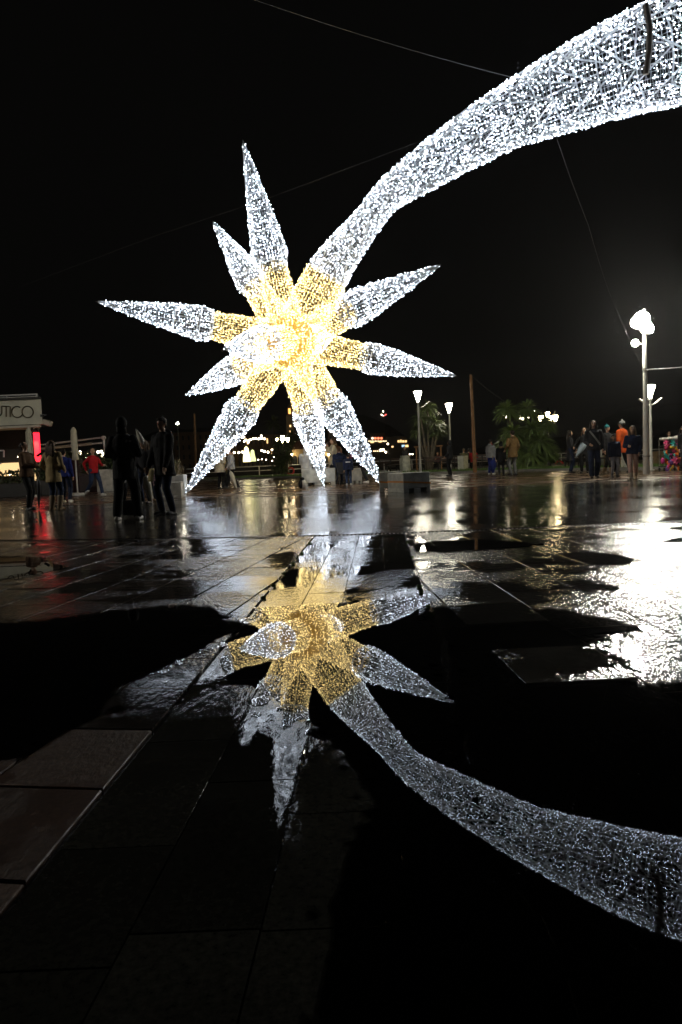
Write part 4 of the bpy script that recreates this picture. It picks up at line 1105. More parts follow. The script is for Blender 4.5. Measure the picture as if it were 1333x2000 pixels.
# glowing cone tree figures
M_glow = emit('glowing_netting', (1.0, 0.86, 0.38), 3.2)
M_glow2 = emit('glowing_netting_pale', (0.85, 0.90, 0.35), 1.3)
def glow_tree(x0, x1, ytop, ybot, d, label, m_, seed):
    a, c = W((x0+x1)/2, ybot, d), W((x0+x1)/2, ytop, d); H = c.z-a.z; R = (x1-x0)/2*d/FPX
    b = MB(); rr = random.Random(seed)
    b.lathe((0, 0, 0), [(R, 0), (R*.95, H*.25), (R*.75, H*.6), (R*.55, H*.9), (R*.1, H)], 14, jit=lambda k, i: rr.uniform(-.15, .15))
    o_ = b.build('illuminated_tree', m_); o_.location = a; tag(o_, label, 'light figure', 'glowing light figures')
glow_tree(476, 490, 872, 902, 80, 'taller glowing yellow light figure between the left and middle star legs', M_glow, 1)
glow_tree(489, 500, 878, 901, 80.6, 'lower glowing light figure with greenish side beside the taller one', M_glow2, 2)
b = MB(); b.box((0, 0, .35), (14, .5, .7)); o_ = b.build('quay_wall', M_darkwall); o_.location = (W(500, 905, 78).x, 78, 0); tag(o_, 'dark low quay wall below the glowing light figures', 'wall')

# waterfront building with lit terraces at centre right
D = 150.0; o3 = Vector((W(760, 890, D).x, D, 0))
wf = empty('waterfront_building', o3, 0, 'stepped waterfront building with rows of lit windows and bulbs right of the right star leg', 'building')
M_dkb = mat('dark_building', (0.05, 0.04, 0.03), 0.8)
b = MB(); px_box(b, 705, 872, 800, 905, D, 10, o3); px_box(b, 712, 856, 792, 873, D+2, 8, o3); px_box(b, 722, 847, 752, 857, D+3, 5, o3); b.build('wall', M_dkb, wf)
M_w1 = emit('terrace_light', (1.0, 0.78, 0.45), 2.5); M_w2 = emit('cool_window', (0.5, 0.75, 1.0), 0.9)
def wins(L_, m_, nm='window', dd=-.1):
    for (x0, y0, x1, y1) in L_:
        b = MB(); a, c = W(x0, y0, D)-o3, W(x1, y1, D)-o3; b.box(((a.x+c.x)/2, dd, (a.z+c.z)/2), (abs(c.x-a.x), .15, abs(a.z-c.z))); b.build(nm, m_, wf)
wins([(777, 860, 781, 864), (782, 859, 785, 864), (786, 860, 790, 864), (791, 860, 795, 864), (792, 869, 798, 873), (724, 863, 731, 865), (740, 861, 746, 864), (765, 871, 769, 874)], M_winglow)
wins([(785, 869, 791, 873)], M_w2)
wins([(720+i*2.6, 861-(i % 2)*.4, 721.4+i*2.6, 862.4) for i in range(14)], M_w1, 'terrace_lamp')
wins([(730+i*3.4, 880, 731.6+i*3.4, 882) for i in range(7)], M_w1, 'terrace_lamp')
M_c1 = emit('red_disc_light', (1.0, 0.22, 0.10), 1.6); M_c2 = emit('pale_disc_light', (1.0, 0.75, 0.55), 1.6)
for i, x_ in enumerate((728, 733.5, 739.5, 745.5)):
    b = MB(); p = W(x_, 856, D)-o3; b.tube([(p.x, -.15, p.z), (p.x, 0, p.z)], .26, 12); b.build('disc_lamp', M_c2 if i == 0 else M_c1, wf)
for i, (x_, y_, s_) in enumerate(((744, 879, .20), (749, 878, .20), (754, 883, .18), (758, 867, .16), (793, 886, .2), (801, 887, .12), (806, 887, .12))):
    far_lamp(x_, y_, 140, s_, ORD[i]+' from left of the white quay lamps right of the star', M_small, 'quay lamps at the waterfront building')
# little lights on the hill: a mast
o4 = W(750, 812, 600); ms = empty('hill_mast', o4, 0, 'hilltop mast with two white lights and a red one in the black sky', 'mast')
b = MB(); b.tube([(0, 0, -16), (0, 0, 4)], .25, 5); b.build('mast', M_dkb, ms)
for (x_, y_, m_) in ((749, 803, M_small), (745.5, 810, M_small), (754, 809.5, emit('red_beacon', (1, .1, .08), 6))):
    p = W(x_, y_, 598)-o4; b = MB(); b.ball(p, .38, 6, 5); b.tube([(0, 0, p.z-1), p], .1, 4); b.build('beacon', m_, ms)

# ------------------------------------------------------------------ people
_tex = bpy.data.textures.new('fold', 'CLOUDS'); _tex.noise_scale = 0.16; _tex.noise_depth = 3
_tex2 = bpy.data.textures.new('hairlock', 'CLOUDS'); _tex2.noise_scale = 0.05
JOBS = []
def raw(name, mb, m_, parent, vox, disp=0.0, smooth=4, tex=None):
    o = mb.build(name, m_, parent, smooth=True)
    r = o.modifiers.new('r', 'REMESH'); r.mode = 'VOXEL'; r.voxel_size = vox; r.use_smooth_shade = True
    if smooth: s_ = o.modifiers.new('s', 'SMOOTH'); s_.factor = .5; s_.iterations = smooth
    if disp: d_ = o.modifiers.new('d', 'DISPLACE'); d_.texture = tex or _tex; d_.strength = disp; d_.mid_level = .5; d_.texture_coords = 'LOCAL'
    JOBS.append(o); return o
def cap_chain(mb, P, R, n=10):
    """closed tapered limb with rounded ends"""
    P = [Vector(p) for p in P]
    d0 = (P[0]-P[1]).normalized(); d1 = (P[-1]-P[-2]).normalized()
    pts = [P[0]+d0*R[0]*.85, P[0]+d0*R[0]*.5] + P + [P[-1]+d1*R[-1]*.5, P[-1]+d1*R[-1]*.85]
    rs = [R[0]*.45, R[0]*.85] + list(R) + [R[-1]*.85, R[-1]*.45]
    mb.tube(pts, rs, n)
def ik(a, c, l1, l2, pole):
    a, c = Vector(a), Vector(c); d = c-a; L_ = d.length
    if L_ > (l1+l2)*.995: c = a+d*((l1+l2)*.995/L_); d = c-a; L_ = d.length
    t = (l1*l1-l2*l2+L_*L_)/(2*L_); h_ = math.sqrt(max(0, l1*l1-t*t)); u = d.normalized()
    p = Vector(pole); p = (p-u*p.dot(u)).normalized(); return a+u*t+p*h_, c
def cloth(name, col, rough=.75, puff=False, sheen=0):
    return mat('cloth_'+name, col, rough, spec=.12, var=.22, scale=5, bump=.5 if not puff else .9, bscale=22)
SKIN = mat('skin', (0.50, 0.30, 0.20), 0.5, var=.06)
M_eye = mat('eye_dark', (0.02, 0.015, 0.012), 0.3, var=0)
M_mouth = mat('lips', (0.30, 0.10, 0.08), 0.5, var=0)
def person(label, loc, H, face, jacket, trousers, shoes, hair, jl='hip', wr=None, stance=((-.11, 0, .0), (.11, 0, .0)), head_yaw=0, lean=0,
           hood=None, beanie=None, seated=0, puff=0.0, boots=0, group=None, kid=False, loose=0.0, vox=.014, headpitch=0, extras=None):
    s = H/1.75; e = empty('person', (loc.x, loc.y, loc.z if loc.z > .001 else 0), math.radians(face), label, 'person', group, s)
    hs = 1.0 if not kid else 1.16
    hip0 = Vector((0, 0, .93)); hip = Vector((0, 0, seated if seated else .93))
    T = Matrix.Translation(hip) @ Matrix.Rotation(lean, 4, 'X') @ Matrix.Translation(-hip0)
    def TV(p): return T @ Vector(p)
    # legs
    body = MB(); tr = MB(); legs = []
    for k, sx in enumerate((-1, 1)):
        ank = Vector(stance[k]); ank = Vector((ank.x, ank.y, ank.z+.085)); hj = hip+Vector((sx*.09, 0, -.02))
        kn, an = ik(hj, ank, .43, .42, (sx*.12, -1, 0) if not seated else (0, -1, .6)); legs.append((hj, kn, an))
        cap_chain(body, [hj, kn, an], [.07, .05, .038])
        lw = .012*loose
        cap_chain(tr, [hj+Vector((0, 0, .05)), hj.lerp(kn, .4), kn, kn.lerp(an, .5), an+(kn-an).normalized()*.02], [.105, .095, .073+lw, .068+lw, .058+lw*1.3], 12)
    cap_chain(tr, [hip+Vector((-.06, .01, .02)), hip+Vector((.06, .01, .02))], [.115, .115])
    cap_chain(body, [hip+Vector((-.05, 0, 0)), hip+Vector((.05, 0, 0))], [.09, .09])
    # torso
    def torso(mb, prof, n=16):
        vs = []; fs = []
        for (z, rx, ry, y) in prof:
            for k in range(n):
                a_ = 2*math.pi*k/n; vs.append(TV((rx*math.cos(a_), y+ry*math.sin(a_), z)))
        for i in range(len(prof)-1):
            for k in range(n): fs.append((i*n+k, i*n+(k+1) % n, (i+1)*n+(k+1) % n, (i+1)*n+k))
        fs.append(tuple(range(n))[::-1]); fs.append(tuple((len(prof)-1)*n+k for k in range(n))); mb.add(vs, fs)
    torso(body, [(.90, .13, .09, 0), (1.10, .12, .085, 0), (1.28, .15, .10, 0), (1.40, .15, .09, 0), (1.46, .07, .06, .01)])
    cap_chain(body, [TV((0, .015, 1.40)), TV((0, .005, 1.53))], [.06, .052])
    # head
    HR = Matrix.Translation(TV((0, -.005, 1.53))) @ Matrix.Rotation(math.radians(head_yaw), 4, 'Z') @ Matrix.Rotation(lean*.4-headpitch, 4, 'X') @ Matrix.Scale(hs, 4)
    def hv(p): return HR @ Vector(p)
    R3 = HR.to_3x3()
    body.ball(hv((0, .005, .115)), (.074, .092, .098), 14, 10, R=R3); body.ball(hv((0, -.022, .055)), (.054, .062, .062), 12, 8, R=R3)
    body.ball(hv((0, -.098, .085)), (.012, .016, .022), 8, 6, R=R3)
    for sx in (-1, 1): body.ball(hv((sx*.076, .01, .10)), (.010, .018, .030), 8, 6, R=R3)
    # arms
    wr = wr or [(-.24, -.06, .80), (.24, -.06, .80)]
    jm = MB(); hands = []
    up = .046+puff*.5
    for k, sx in enumerate((-1, 1)):
        sh = TV((sx*.175, 0, 1.385)); el, wt = ik(sh, Vector(wr[k]) if not lean else Vector(wr[k]), .29, .255, (sx*.55, 1, -.3))
        cap_chain(body, [sh, el, wt], [.045, .038, .026])
        cap_chain(jm, [sh, sh.lerp(el, .5), el, el.lerp(wt, .5), wt-(wt-el).normalized()*.015], [.068+puff, .06+puff, .052+puff, .048+puff*.8, .042+puff*.5], 12)
        d = (wt-el).normalized(); side = d.cross(Vector((sx*1.0, .2, 0))).normalized()
        pal = wt+d*.045; w2 = d.cross(side).normalized()
        body.ball(pal, (.026, .040, .050), 10, 8, R=Matrix([w2, side, d]).transposed())
        for f_, (o_, L_) in enumerate(((-.030, .062), (-.010, .074), (.010, .070), (.029, .055))):
            b0 = pal+d*.035+side*o_; b1 = b0+d*L_*.5+w2*(-sx)*.006; b2 = b1+(d*.75+w2*(-sx)*.5).normalized()*L_*.5
            cap_chain(body, [b0, b1, b2], [.0105, .0095, .008], 6)
        th = wt+d*.02-side*.03; cap_chain(body, [th, th-side*.022+d*.03, th-side*.026+d*.055], [.0125, .011, .009], 6)
    bo = raw('body', body, SKIN, e, .0105, 0, 2)
    # face details
    for sx in (-1, 1):
        b = MB(); b.ball(hv((sx*.030, -.083, .108)), (.013*hs, .006*hs, .007*hs), 8, 5, R=R3.normalized()); b.build('eye', M_eye, bo, smooth=True)
    b = MB(); b.ball(hv((0, -.087, .042)), (.022*hs, .007*hs, .007*hs), 8, 5, R=R3.normalized()); b.build('mouth', M_mouth, bo, smooth=True)
    b = MB()
    for sx in (-1, 1): b.ball(hv((sx*.030, -.085, .128)), (.017*hs, .006*hs, .004*hs), 8, 5, R=R3.normalized())
    b.build('eyebrow', M_eye, bo, smooth=True)
    # jacket
    zl = {'hip': .84, 'mid': .70, 'long': .52}[jl]
    p_ = puff
    prof = [(zl, .185+p_*1.2, .150+p_, .005), (zl+.02, .19+p_*1.3, .155+p_, .005), (.98, .175+p_*1.2, .135+p_, 0), (1.10, .170+p_, .125+p_, 0), (1.26, .190+p_, .135+p_, 0), (1.38, .185+p_, .115+p_, 0), (1.44, .13+p_*.6, .095+p_*.5, .01), (1.49, .08+p_*.4, .078+p_*.4, .01)]
    if seated: prof = [q for q in prof if q[0] > .85]; prof = [(.88, .18+p_, .15+p_, 0)]+prof
    torso(jm, prof)
    if hood == 'down':
        jm.ball(TV((0, .10, 1.47)), (.12, .075, .06), 10, 8)
    if hood == 'up':
        ho = MB(); ho.ball(hv((0, .028, .118)), (.098*hs, .104*hs, .128*hs), 14, 10, R=R3.normalized()); ho.ball(hv((0, .05, .0)), (.095*hs, .08*hs, .09*hs), 12, 8, R=R3.normalized())
        raw('hood', ho, jacket, e, .014, .015, 3)
    raw('jacket', jm, jacket, e, vox, .022 if not puff else .03, 3)
    raw('trousers', tr, trousers, e, vox, .018, 3)
    # shoes
    for k in range(2):
        hj, kn, an = legs[k]; f = Vector((0, -1, 0))
        tilt = 0 if stance[k][2] < .03 else -.5 if stance[k][1] > 0 else .3
        Rr = Matrix.Rotation(tilt, 3, 'X') @ Matrix.Rotation(.15*(-1 if k == 0 else 1), 3, 'Z')
        sh = MB(); c = an-Vector((0, 0, .085))
        def q(v): return c + Rr @ Vector(v)
        sh.ball(q((0, -.085, .038)), (.046, .10, .038), 12, 8, R=Rr); sh.ball(q((0, .015, .045)), (.042, .065, .048), 12, 8, R=Rr); sh.box(q((0, -.05, .016)), (.085, .235, .03), rx=tilt, bev=.01)
        if boots: cap_chain(sh, [an+Vector((0, 0, -.02)), an.lerp(kn, .28+.3*(boots-1))], [.062, .082])
        else: cap_chain(sh, [an-Vector((0, 0, .03)), an+Vector((0, 0, .0))], [.045, .05])
        raw('shoe', sh, shoes, e, .012, 0, 2)
    # hair
    if hair:
        st_, hm = hair; ha_ = MB()
        ha_.ball(hv((0, .024, .132)), (.086*hs, .094*hs, .092*hs), 14, 10, R=R3.normalized())
        if st_ in ('short', 'fringe'):
            ha_.ball(hv((0, .055, .085)), (.072*hs, .055*hs, .065*hs), 12, 8, R=R3.normalized())
            if st_ == 'fringe': ha_.ball(hv((0, -.055, .175)), (.068*hs, .045*hs, .030*hs), 12, 8, R=R3.normalized())
        if st_ in ('long', 'longside'):
            for x in (-.062, -.02, .02, .062):
                cap_chain(ha_, [hv((x, .055, .12)), hv((x*1.2, .085, 0)), hv((x*1.35, .10, -.16)), hv((x*1.2, .105, -.28))], [.045, .05, .046, .02])
            if st_ == 'longside':
                for sx in (-1, 1): cap_chain(ha_, [hv((sx*.075, .0, .12)), hv((sx*.085, -.02, 0)), hv((sx*.095, -.05, -.13))], [.03, .036, .02])
        if st_ == 'bun': ha_.ball(hv((0, .12, .14)), .042, 10, 8); ha_.ball(hv((0, .06, .08)), (.07, .05, .06), 10, 8, R=R3.normalized())
        raw('hair', ha_, hm, e, .012, .014, 2, _tex2)
    if beanie:
        be = MB(); be.ball(hv((0, .018, .150)), (.094*hs, .102*hs, .088*hs), 14, 10, R=R3.normalized()); be.ball(hv((0, .02, .248)), .028, 10, 8)
        raw('beanie', be, beanie, e, .012, .006, 2)
    if extras: extras(e, TV, hv, legs, jm)
    return e
BLK = cloth('black', (.012, .012, .013)); BLK2 = cloth('charcoal', (.025, .025, .028)); NAVY = cloth('navy', (.012, .018, .045)); JEAN = cloth('jeans', (.03, .045, .09))
JEAN2 = cloth('dark_jeans', (.018, .026, .055)); BROWN = cloth('brown', (.085, .048, .026)); BEIGE = cloth('beige', (.40, .30, .15)); WSHOE = mat('white_shoe', (.65, .64, .60), .5, var=.05)
BSHOE = mat('black_shoe', (.015, .015, .015), .4, var=.1); TANB = mat('tan_boot', (.20, .14, .08), .7); CREAM = cloth('cream', (.52, .46, .34), puff=True); SILV = cloth('silver', (.42, .43, .45), .35, True)
RED = cloth('red', (.40, .015, .02)); BLUE = cloth('blue', (.02, .03, .16)); ORNG = cloth('orange', (.62, .09, .015)); GREYC = cloth('grey', (.20, .20, .20)); LGREY = cloth('light_grey', (.48, .47, .45), puff=True)
KHAKI = cloth('khaki', (.15, .09, .035)); OLIVE = cloth('olive', (.10, .095, .05)); PINK = cloth('pink', (.55, .35, .28)); LTROU = cloth('grey_trousers', (.30, .31, .33)); TEAL = cloth('teal_knit', (.02, .14, .16)); MAROON = cloth('maroon', (.09, .015, .02))
HD = mat('dark_hair', (.018, .012, .009), .5, var=.3, scale=20, bump=.8, bscale=70, spec=.15); HB = mat('brown_hair', (.07, .038, .02), .5, var=.3, scale=20, bump=.8, bscale=70, spec=.15); HF = mat('fair_hair', (.16, .10, .05), .5, var=.3, scale=20, bump=.8, bscale=70, spec=.15)
FUR = mat('fur_trim', (.20, .14, .07), .9, var=.4, scale=30, bump=1, bscale=90)
def furhood(e, TV, hv, legs, jm):
    f = MB(); f.ball(TV((0, .07, 1.49)), (.15, .10, .07), 12, 8); raw('fur_collar', f, FUR, e, .014, .03, 1, _tex2)

# the two young men near the camera
def hooded_extras(e, TV, hv, legs, jm):
    b = MB()          # small white dome mark on the shoulder blade
    for i in range(3):
        r0 = .012+.011*i; vs = []
        for k in range(7):
            a = math.pi-math.pi/2*k/6; vs += [(.105+math.cos(a)*r0+.02, 0, 1.330+math.sin(a)*r0), (.105+math.cos(a)*(r0+.007)+.02, 0, 1.330+math.sin(a)*(r0+.007))]
        vs2 = [TV((-x, .158-(.0 if True else 0), z)) for x, y, z in vs]
        b.add(vs2, [(2*k, 2*k+1, 2*k+3, 2*k+2) for k in range(6)])
    for i in range(3):
        b.add([TV((-.147-.018*0-i*0, .158, 1.331+.009*i)), TV((-.19, .157, 1.331+.009*i)), TV((-.19, .157, 1.337+.009*i)), TV((-.147, .158, 1.337+.009*i))], [(0, 1, 2, 3)])
    b.build('chest_mark', mat('white_print', (.75, .75, .75), .6, var=0), e)
    b = MB()
    for k, sx in enumerate((-1, 1)):
        hj, kn, an = legs[k]; P = [hj+Vector((sx*.105, 0, 0)), hj.lerp(kn, .5)+Vector((sx*.100, 0, 0)), kn+Vector((sx*.085, 0, 0)), kn.lerp(an, .5)+Vector((sx*.080, 0, 0))]
        b.tube(P[:3], .009, 6)
    b.build('side_stripe', mat('white_print', (.75, .75, .75), .6, var=0), e)
person('hooded man in black seen from behind with white sneakers and striped track trousers', G(250, 1016), 1.72, 180, BLK, BLK, WSHOE, None, 'mid',
       wr=[(-.17, -.20, 1.13), (.17, -.20, 1.13)], stance=((-.19, .03, 0), (.19, -.04, 0)), hood='up', loose=1.2, puff=.012, extras=hooded_extras)
def jeans_print(e, TV, hv, legs, jm):
    b = MB(); hj, kn, an = legs[0]
    for i in range(7):
        t = .25+.1*i; c = hj.lerp(kn, t)+Vector((-.01+random.uniform(-.02, .02), -.098+.02*t, 0))
        n = 7; vs = [c+Vector((math.cos(6.28*k/n)*random.uniform(.012, .028), -.003, math.sin(6.28*k/n)*random.uniform(.012, .03))) for k in range(n)]
        b.add(vs, [tuple(range(n))])
    b.build('jeans_print', mat('pink_print', (.35, .20, .22), .8, var=.3), e)
person('young man in a black puffy jacket and printed jeans turning to look at the camera', G(327, 1006), 1.77, -38, BLK, JEAN2, BSHOE, ('fringe', HD), 'mid',
       wr=[(-.20, -.20, .86), (.22, -.16, .86)], stance=((-.10, -.02, 0), (.11, .05, 0)), hood='down', puff=.022, head_yaw=12, extras=jeans_print)
# others at the left
person('woman in a brown jacket and black trousers looking at her phone', G(58, 996), 1.64, 78, BROWN, BLK, BSHOE, ('bun', HD), 'hip', wr=[(-.14, -.34, 1.13), (.10, -.34, 1.15)], stance=((-.09, -.05, 0), (.09, .06, 0)), puff=.02, headpitch=.25)
person('long-haired woman in a beige coat and tan boots seen from behind', G(110, 996), 1.62, 168, BEIGE, JEAN2, TANB, ('long', HB), 'mid', wr=[(-.22, -.14, 1.0), (.22, -.12, .98)], boots=2, puff=.012)
person('person in a blue jacket standing behind the woman in the beige coat', G(131, 981), 1.55, 175, BLUE, JEAN2, WSHOE, ('short', HD), 'hip', puff=.01)
person('man in a red jacket and jeans striding along the terrace planters', G(187, 970), 1.68, 55, RED, JEAN, WSHOE, ('short', HF), 'hip', wr=[(-.2, .15, .95), (.22, -.28, 1.12)], stance=((-.08, .38, .12), (.09, -.30, 0)), head_yaw=-25)
person('woman with glasses in a black leather jacket between the two young men', G(287, 984), 1.60, -20, BLK2, JEAN2, BSHOE, ('longside', HB), 'hip', wr=[(-.12, -.22, .98), (.20, -.10, .86)])
person('dark-coated person mostly hidden behind the young man', G(308, 979), 1.58, -60, BLK2, BLK, TANB, ('long', HB), 'mid', wr=[(-.2, -.1, .85), (.2, -.1, .85)])
person('person in dark clothes and white sneakers hidden behind the hooded man', G(249, 992), 1.55, 60, BLK, BLK2, WSHOE, ('long', HD), 'mid', stance=((-.10, .05, 0), (.10, -.12, 0)))
# couple by the left star leg
person('person in a cream puffer coat and black leggings beside the left star leg', G(432, 955), 1.58, 150, CREAM, BLK, BSHOE, ('short', HF), 'mid', wr=[(-.15, -.2, 1.0), (.2, -.2, 1.1)], puff=.045, hood='down')
person('person in a shiny silver jacket facing left with an umbrella', G(454, 954), 1.52, -75, SILV, BLK, BSHOE, ('short', HD), 'hip', wr=[(-.16, -.32, 1.05), (.18, -.2, .92)], stance=((-.08, .28, .02), (.08, -.25, 0)), puff=.028)
person('person in an olive coat behind the couple at the left star leg', G(444, 944), 1.62, 20, OLIVE, BLK2, BSHOE, ('long', HF), 'long')
# group round the middle foot
person('person in a pale grey hooded coat sitting with back turned on the long block', Vector((-1.24, 27.3, 0)), 1.75, 172, LGREY, BLK2, BSHOE, None, 'mid', wr=[(-.14, -.3, .72), (.14, -.3, .72)], stance=((-.12, -.55, 0), (.12, -.52, 0)), seated=.66, hood='up', puff=.03)
person('person in a navy jacket sitting with back turned on the short block', Vector((.02, 27.35, 0)), 1.66, 185, NAVY, JEAN2, BSHOE, ('short', HB), 'mid', wr=[(-.14, -.3, .72), (.14, -.3, .72)], stance=((-.12, -.50, 0), (.12, -.48, 0)), seated=.66, hood='down', puff=.03)
person('long-haired woman in a cream coat with fur collar raising a hand to her mouth', Vector((-.22, 28.7, 0)), 1.80, -78, CREAM, BLK, BSHOE, ('long', HB), 'mid', wr=[(-.05, -.20, 1.40), (.12, -.26, 1.28)], puff=.02, extras=furhood)
person('child in a dark jacket with a white back stripe standing by the seated group', G(682, 947), 1.12, 178, NAVY, JEAN, WSHOE, ('short', HD), 'hip', kid=True, puff=.03,
       extras=lambda e, TV, hv, legs, jm: MB().box(TV((0, .172, 1.28)), (.26, .008, .05)).build('reflective_stripe', mat('white_print', (.75, .75, .75), .6, var=0), e))
person('person in a maroon jacket bending forward behind the right star leg', G(708, 944), 1.68, -100, MAROON, BLK2, WSHOE, ('short', HD), 'hip', lean=.75, wr=[(-.15, -.55, .75), (.15, -.5, .72)], stance=((-.12, -.12, 0), (.12, .22, 0)))
# centre right
person('figure in black with hood up standing by the cone lamps', G(880, 929), 1.60, -120, BLK2, BLK, BSHOE, None, 'hip', hood='up', puff=.02, wr=[(-.18, -.16, .95), (.18, -.16, .95)])
for (x_, d_, m_, hr, lb) in ((907, 40.4, OLIVE, HF, 'person in an olive coat sitting on the bench behind the concrete end'), (917, 41.6, BLK2, HD, 'person in dark clothes sitting between olive and red coats'), (926, 40.6, RED, HF, 'person in a red coat sitting at the foot of the wooden pole')):
    p = W(x_, 915, d_); p.z = .09; person(lb, p, 1.6, 170, m_, BLK, BSHOE, ('short', hr), 'mid', wr=[(-.14, -.3, .7), (.14, -.3, .7)], stance=((-.12, -.5, 0), (.12, -.5, 0)), seated=.50, beanie=None, puff=.02)
person('person with grey hood and red scarf and blue skirt standing left of the fur-hooded child', G(960, 927), 1.55, 140, GREYC, BLUE, WSHOE, ('short', HD), 'hip', hood='down', puff=.015,
       extras=lambda e, TV, hv, legs, jm: raw('scarf', MB().ball(TV((0, -.01, 1.49)), (.10, .10, .05), 12, 8), RED, e, .014, .01, 2))
person('child with fur-trimmed hood and dark coat seen from behind', G(980, 928), 1.36, 180, BLK, BLK2, BSHOE, None, 'mid', hood='up', kid=True, puff=.02, extras=furhood)
person('tall man in a khaki jacket and grey trousers with his back turned', G(1003, 928), 1.82, 200, KHAKI, cloth('mid_grey', (.12, .12, .12)), BSHOE, ('short', HD), 'mid', wr=[(-.22, -.12, .92), (.26, -.12, 1.0)], hood='down', puff=.012)
p = W(792, 915, 46); p.z = .06; person('person standing behind the litter bin in the dark', p, 1.6, 20, BLK2, BLK, BSHOE, ('short', HF), 'mid')
p = W(856, 915, 47); p.z = .06; person('person in dark red sitting behind the middle bench', p, 1.55, 10, MAROON, BLK, BSHOE, ('short', HF), 'mid', seated=.50, stance=((-.1, -.5, 0), (.1, -.5, 0)))
# walkers at right
person('woman in a long black coat and navy trousers facing right', G(1115, 924), 1.70, 80, BLK2, NAVY, BSHOE, ('longside', HD), 'long', wr=[(-.1, -.2, .95), (.12, -.2, .9)])
person('dark figure with arms spread behind the crossbody woman', G(1143, 924), 1.76, -30, BLK, BLK, BSHOE, ('longside', HB), 'mid', wr=[(-.34, -.22, 1.0), (.2, -.12, .85)])
def crossbody(e, TV, hv, legs, jm):
    b = MB(); P = []
    for i in range(9):
        t = i/8; a = TV((-.14+.30*t, -.158-.035*math.sin(math.pi*t), 1.42-.42*t)); P.append(a)
    vs = []
    for p in P: vs += [p+Vector((.018, 0, .018)), p-Vector((.018, 0, .018))]
    b.add(vs, [(2*k, 2*k+1, 2*k+3, 2*k+2) for k in range(8)]); b.build('bag_strap', mat('grey_strap_cloth', (.30, .30, .27), .7, var=.1), e)
person('woman facing us in a dark jacket with a pale crossbody strap and dark jeans', G(1161, 934), 1.78, -8, BLK2, JEAN2, BSHOE, ('longside', HD), 'hip', wr=[(-.16, -.22, 1.02), (.24, -.06, .88)], puff=.02, extras=crossbody, stance=((-.08, -.05, 0), (.09, .08, 0)), loose=1)
person('boy in a navy jacket and grey trousers looking down', G(1201, 932), 1.30, 5, NAVY, LTROU, BSHOE, ('fringe', HD), 'hip', kid=True, puff=.03, headpitch=.25)
person('person in a teal knit hat walking behind the boy', G(1188, 926), 1.72, 30, BLK2, BLK, TANB, None, 'mid', beanie=TEAL, boots=1, stance=((-.08, -.22, 0), (.09, .25, .02)))
person('person in a bright orange coat and grey bobble hat walking away left', G(1216, 925), 1.84, -140, ORNG, BLK, BSHOE, ('short', HD), 'mid', beanie=GREYC, puff=.035, wr=[(-.2, -.12, .9), (.2, -.12, .9)], stance=((-.1, .25, .02), (.1, -.25, 0)))
person('girl in a navy jacket and pink trousers with cream boots walking toward us', G(1237, 936), 1.46, -22, NAVY, PINK, mat('cream_boot', (.5, .42, .3), .7), ('longside', HF), 'hip', wr=[(-.14, -.28, 1.1), (.2, -.1, .9)], kid=True, boots=1, stance=((-.07, -.14, 0), (.07, .12, 0)), puff=.025, loose=.6)
person('small child in beige half hidden behind the floodlight pole', G(1268, 917), 1.12, 20, OLIVE, KHAKI, TANB, ('short', HF), 'mid', kid=True)
person('person behind the toy cart', G(1308, 914), 1.52, 0, BLK2, BLK, BSHOE, ('short', HB), 'mid')
person('person in a dark coat cut by the right edge of the photo', G(1336, 919), 1.6, 10, BLK, BLK2, BSHOE, ('long', HD), 'long')

# bake every figure part to a plain mesh
bpy.context.view_layer.update()
dg = bpy.context.evaluated_depsgraph_get(); baked = []
for o in JOBS:
    me = bpy.data.meshes.new_from_object(o.evaluated_get(dg)); baked.append((o, me))
for o, me in baked:
    o.modifiers.clear(); old = o.data; m0 = old.materials[0]; me.name = old.name; o.data = me
    if len(me.materials) == 0: me.materials.append(m0)
    me.polygons.foreach_set('use_smooth', [True]*len(me.polygons))

# ------------------------------------------------------------------ things held or set down
M_umb = mat('pale_umbrella', (.45, .42, .34), .5, var=.15, bump=.4); M_umbd = mat('black_umbrella', (.015, .015, .018), .5, var=0); M_handle = mat('umbrella_handle', (.12, .07, .03), .4, var=0); M_umbb = mat('pale_blue_umbrella', (.26, .32, .38), .5, var=.1, bump=.4)
def umbrella(a, b_, label, m_, r=.045, hook=True):
    """closed umbrella from handle end a to tip b_"""
    a, b_ = Vector(a), Vector(b_); e = empty('closed_umbrella', a, 0, label, 'umbrella'); v = b_-a
    m = MB(); m.tube([(0, 0, 0), v*.2], .010, 6); m.tube([v*.92, v], .008, 6); m.build('shaft', M_steel, e)
    u = v.normalized(); s_ = u.orthogonal().normalized(); t_ = u.cross(s_); vs = []; n = 14
    pr = [(.12, .5), (.2, .9), (.35, 1.0), (.6, .85), (.85, .45), (.96, .18)]
    for (t, k) in pr:
        for i in range(n):
            an = 6.2832*i/n; rr = r*k*(1+.18*math.cos(i*math.pi*.99)); vs.append(v*t+(s_*math.cos(an)+t_*math.sin(an))*rr)
    m = MB(); m.add(vs, [(i*n+k, i*n+(k+1) % n, (i+1)*n+(k+1) % n, (i+1)*n+k) for i in range(len(pr)-1) for k in range(n)]); m.build('canopy', m_, e, smooth=True)
    m = MB(); m.tube([-u*.10, v*.02], .016, 6); m.build('handle', M_handle, e)
umbrella(W(283, 922, 17.0), W(297.5, 984, 17.0), 'closed pale umbrella hanging point down from the hand of the woman with glasses', M_umb, .075)
umbrella(W(281, 868, 17.3), W(266, 838, 17.3), 'closed pale umbrella held up beside the head of the woman with glasses', M_umb, .06)
umbrella(W(76, 930, 16.9), W(76.5, 996, 16.9), 'closed black umbrella standing by the woman in the brown jacket', M_umbd, .04)
umbrella(W(449, 917, 26.8), W(463, 954, 26.6), 'closed pale umbrella leaning from the hand of the person in the silver jacket', M_umb, .07)
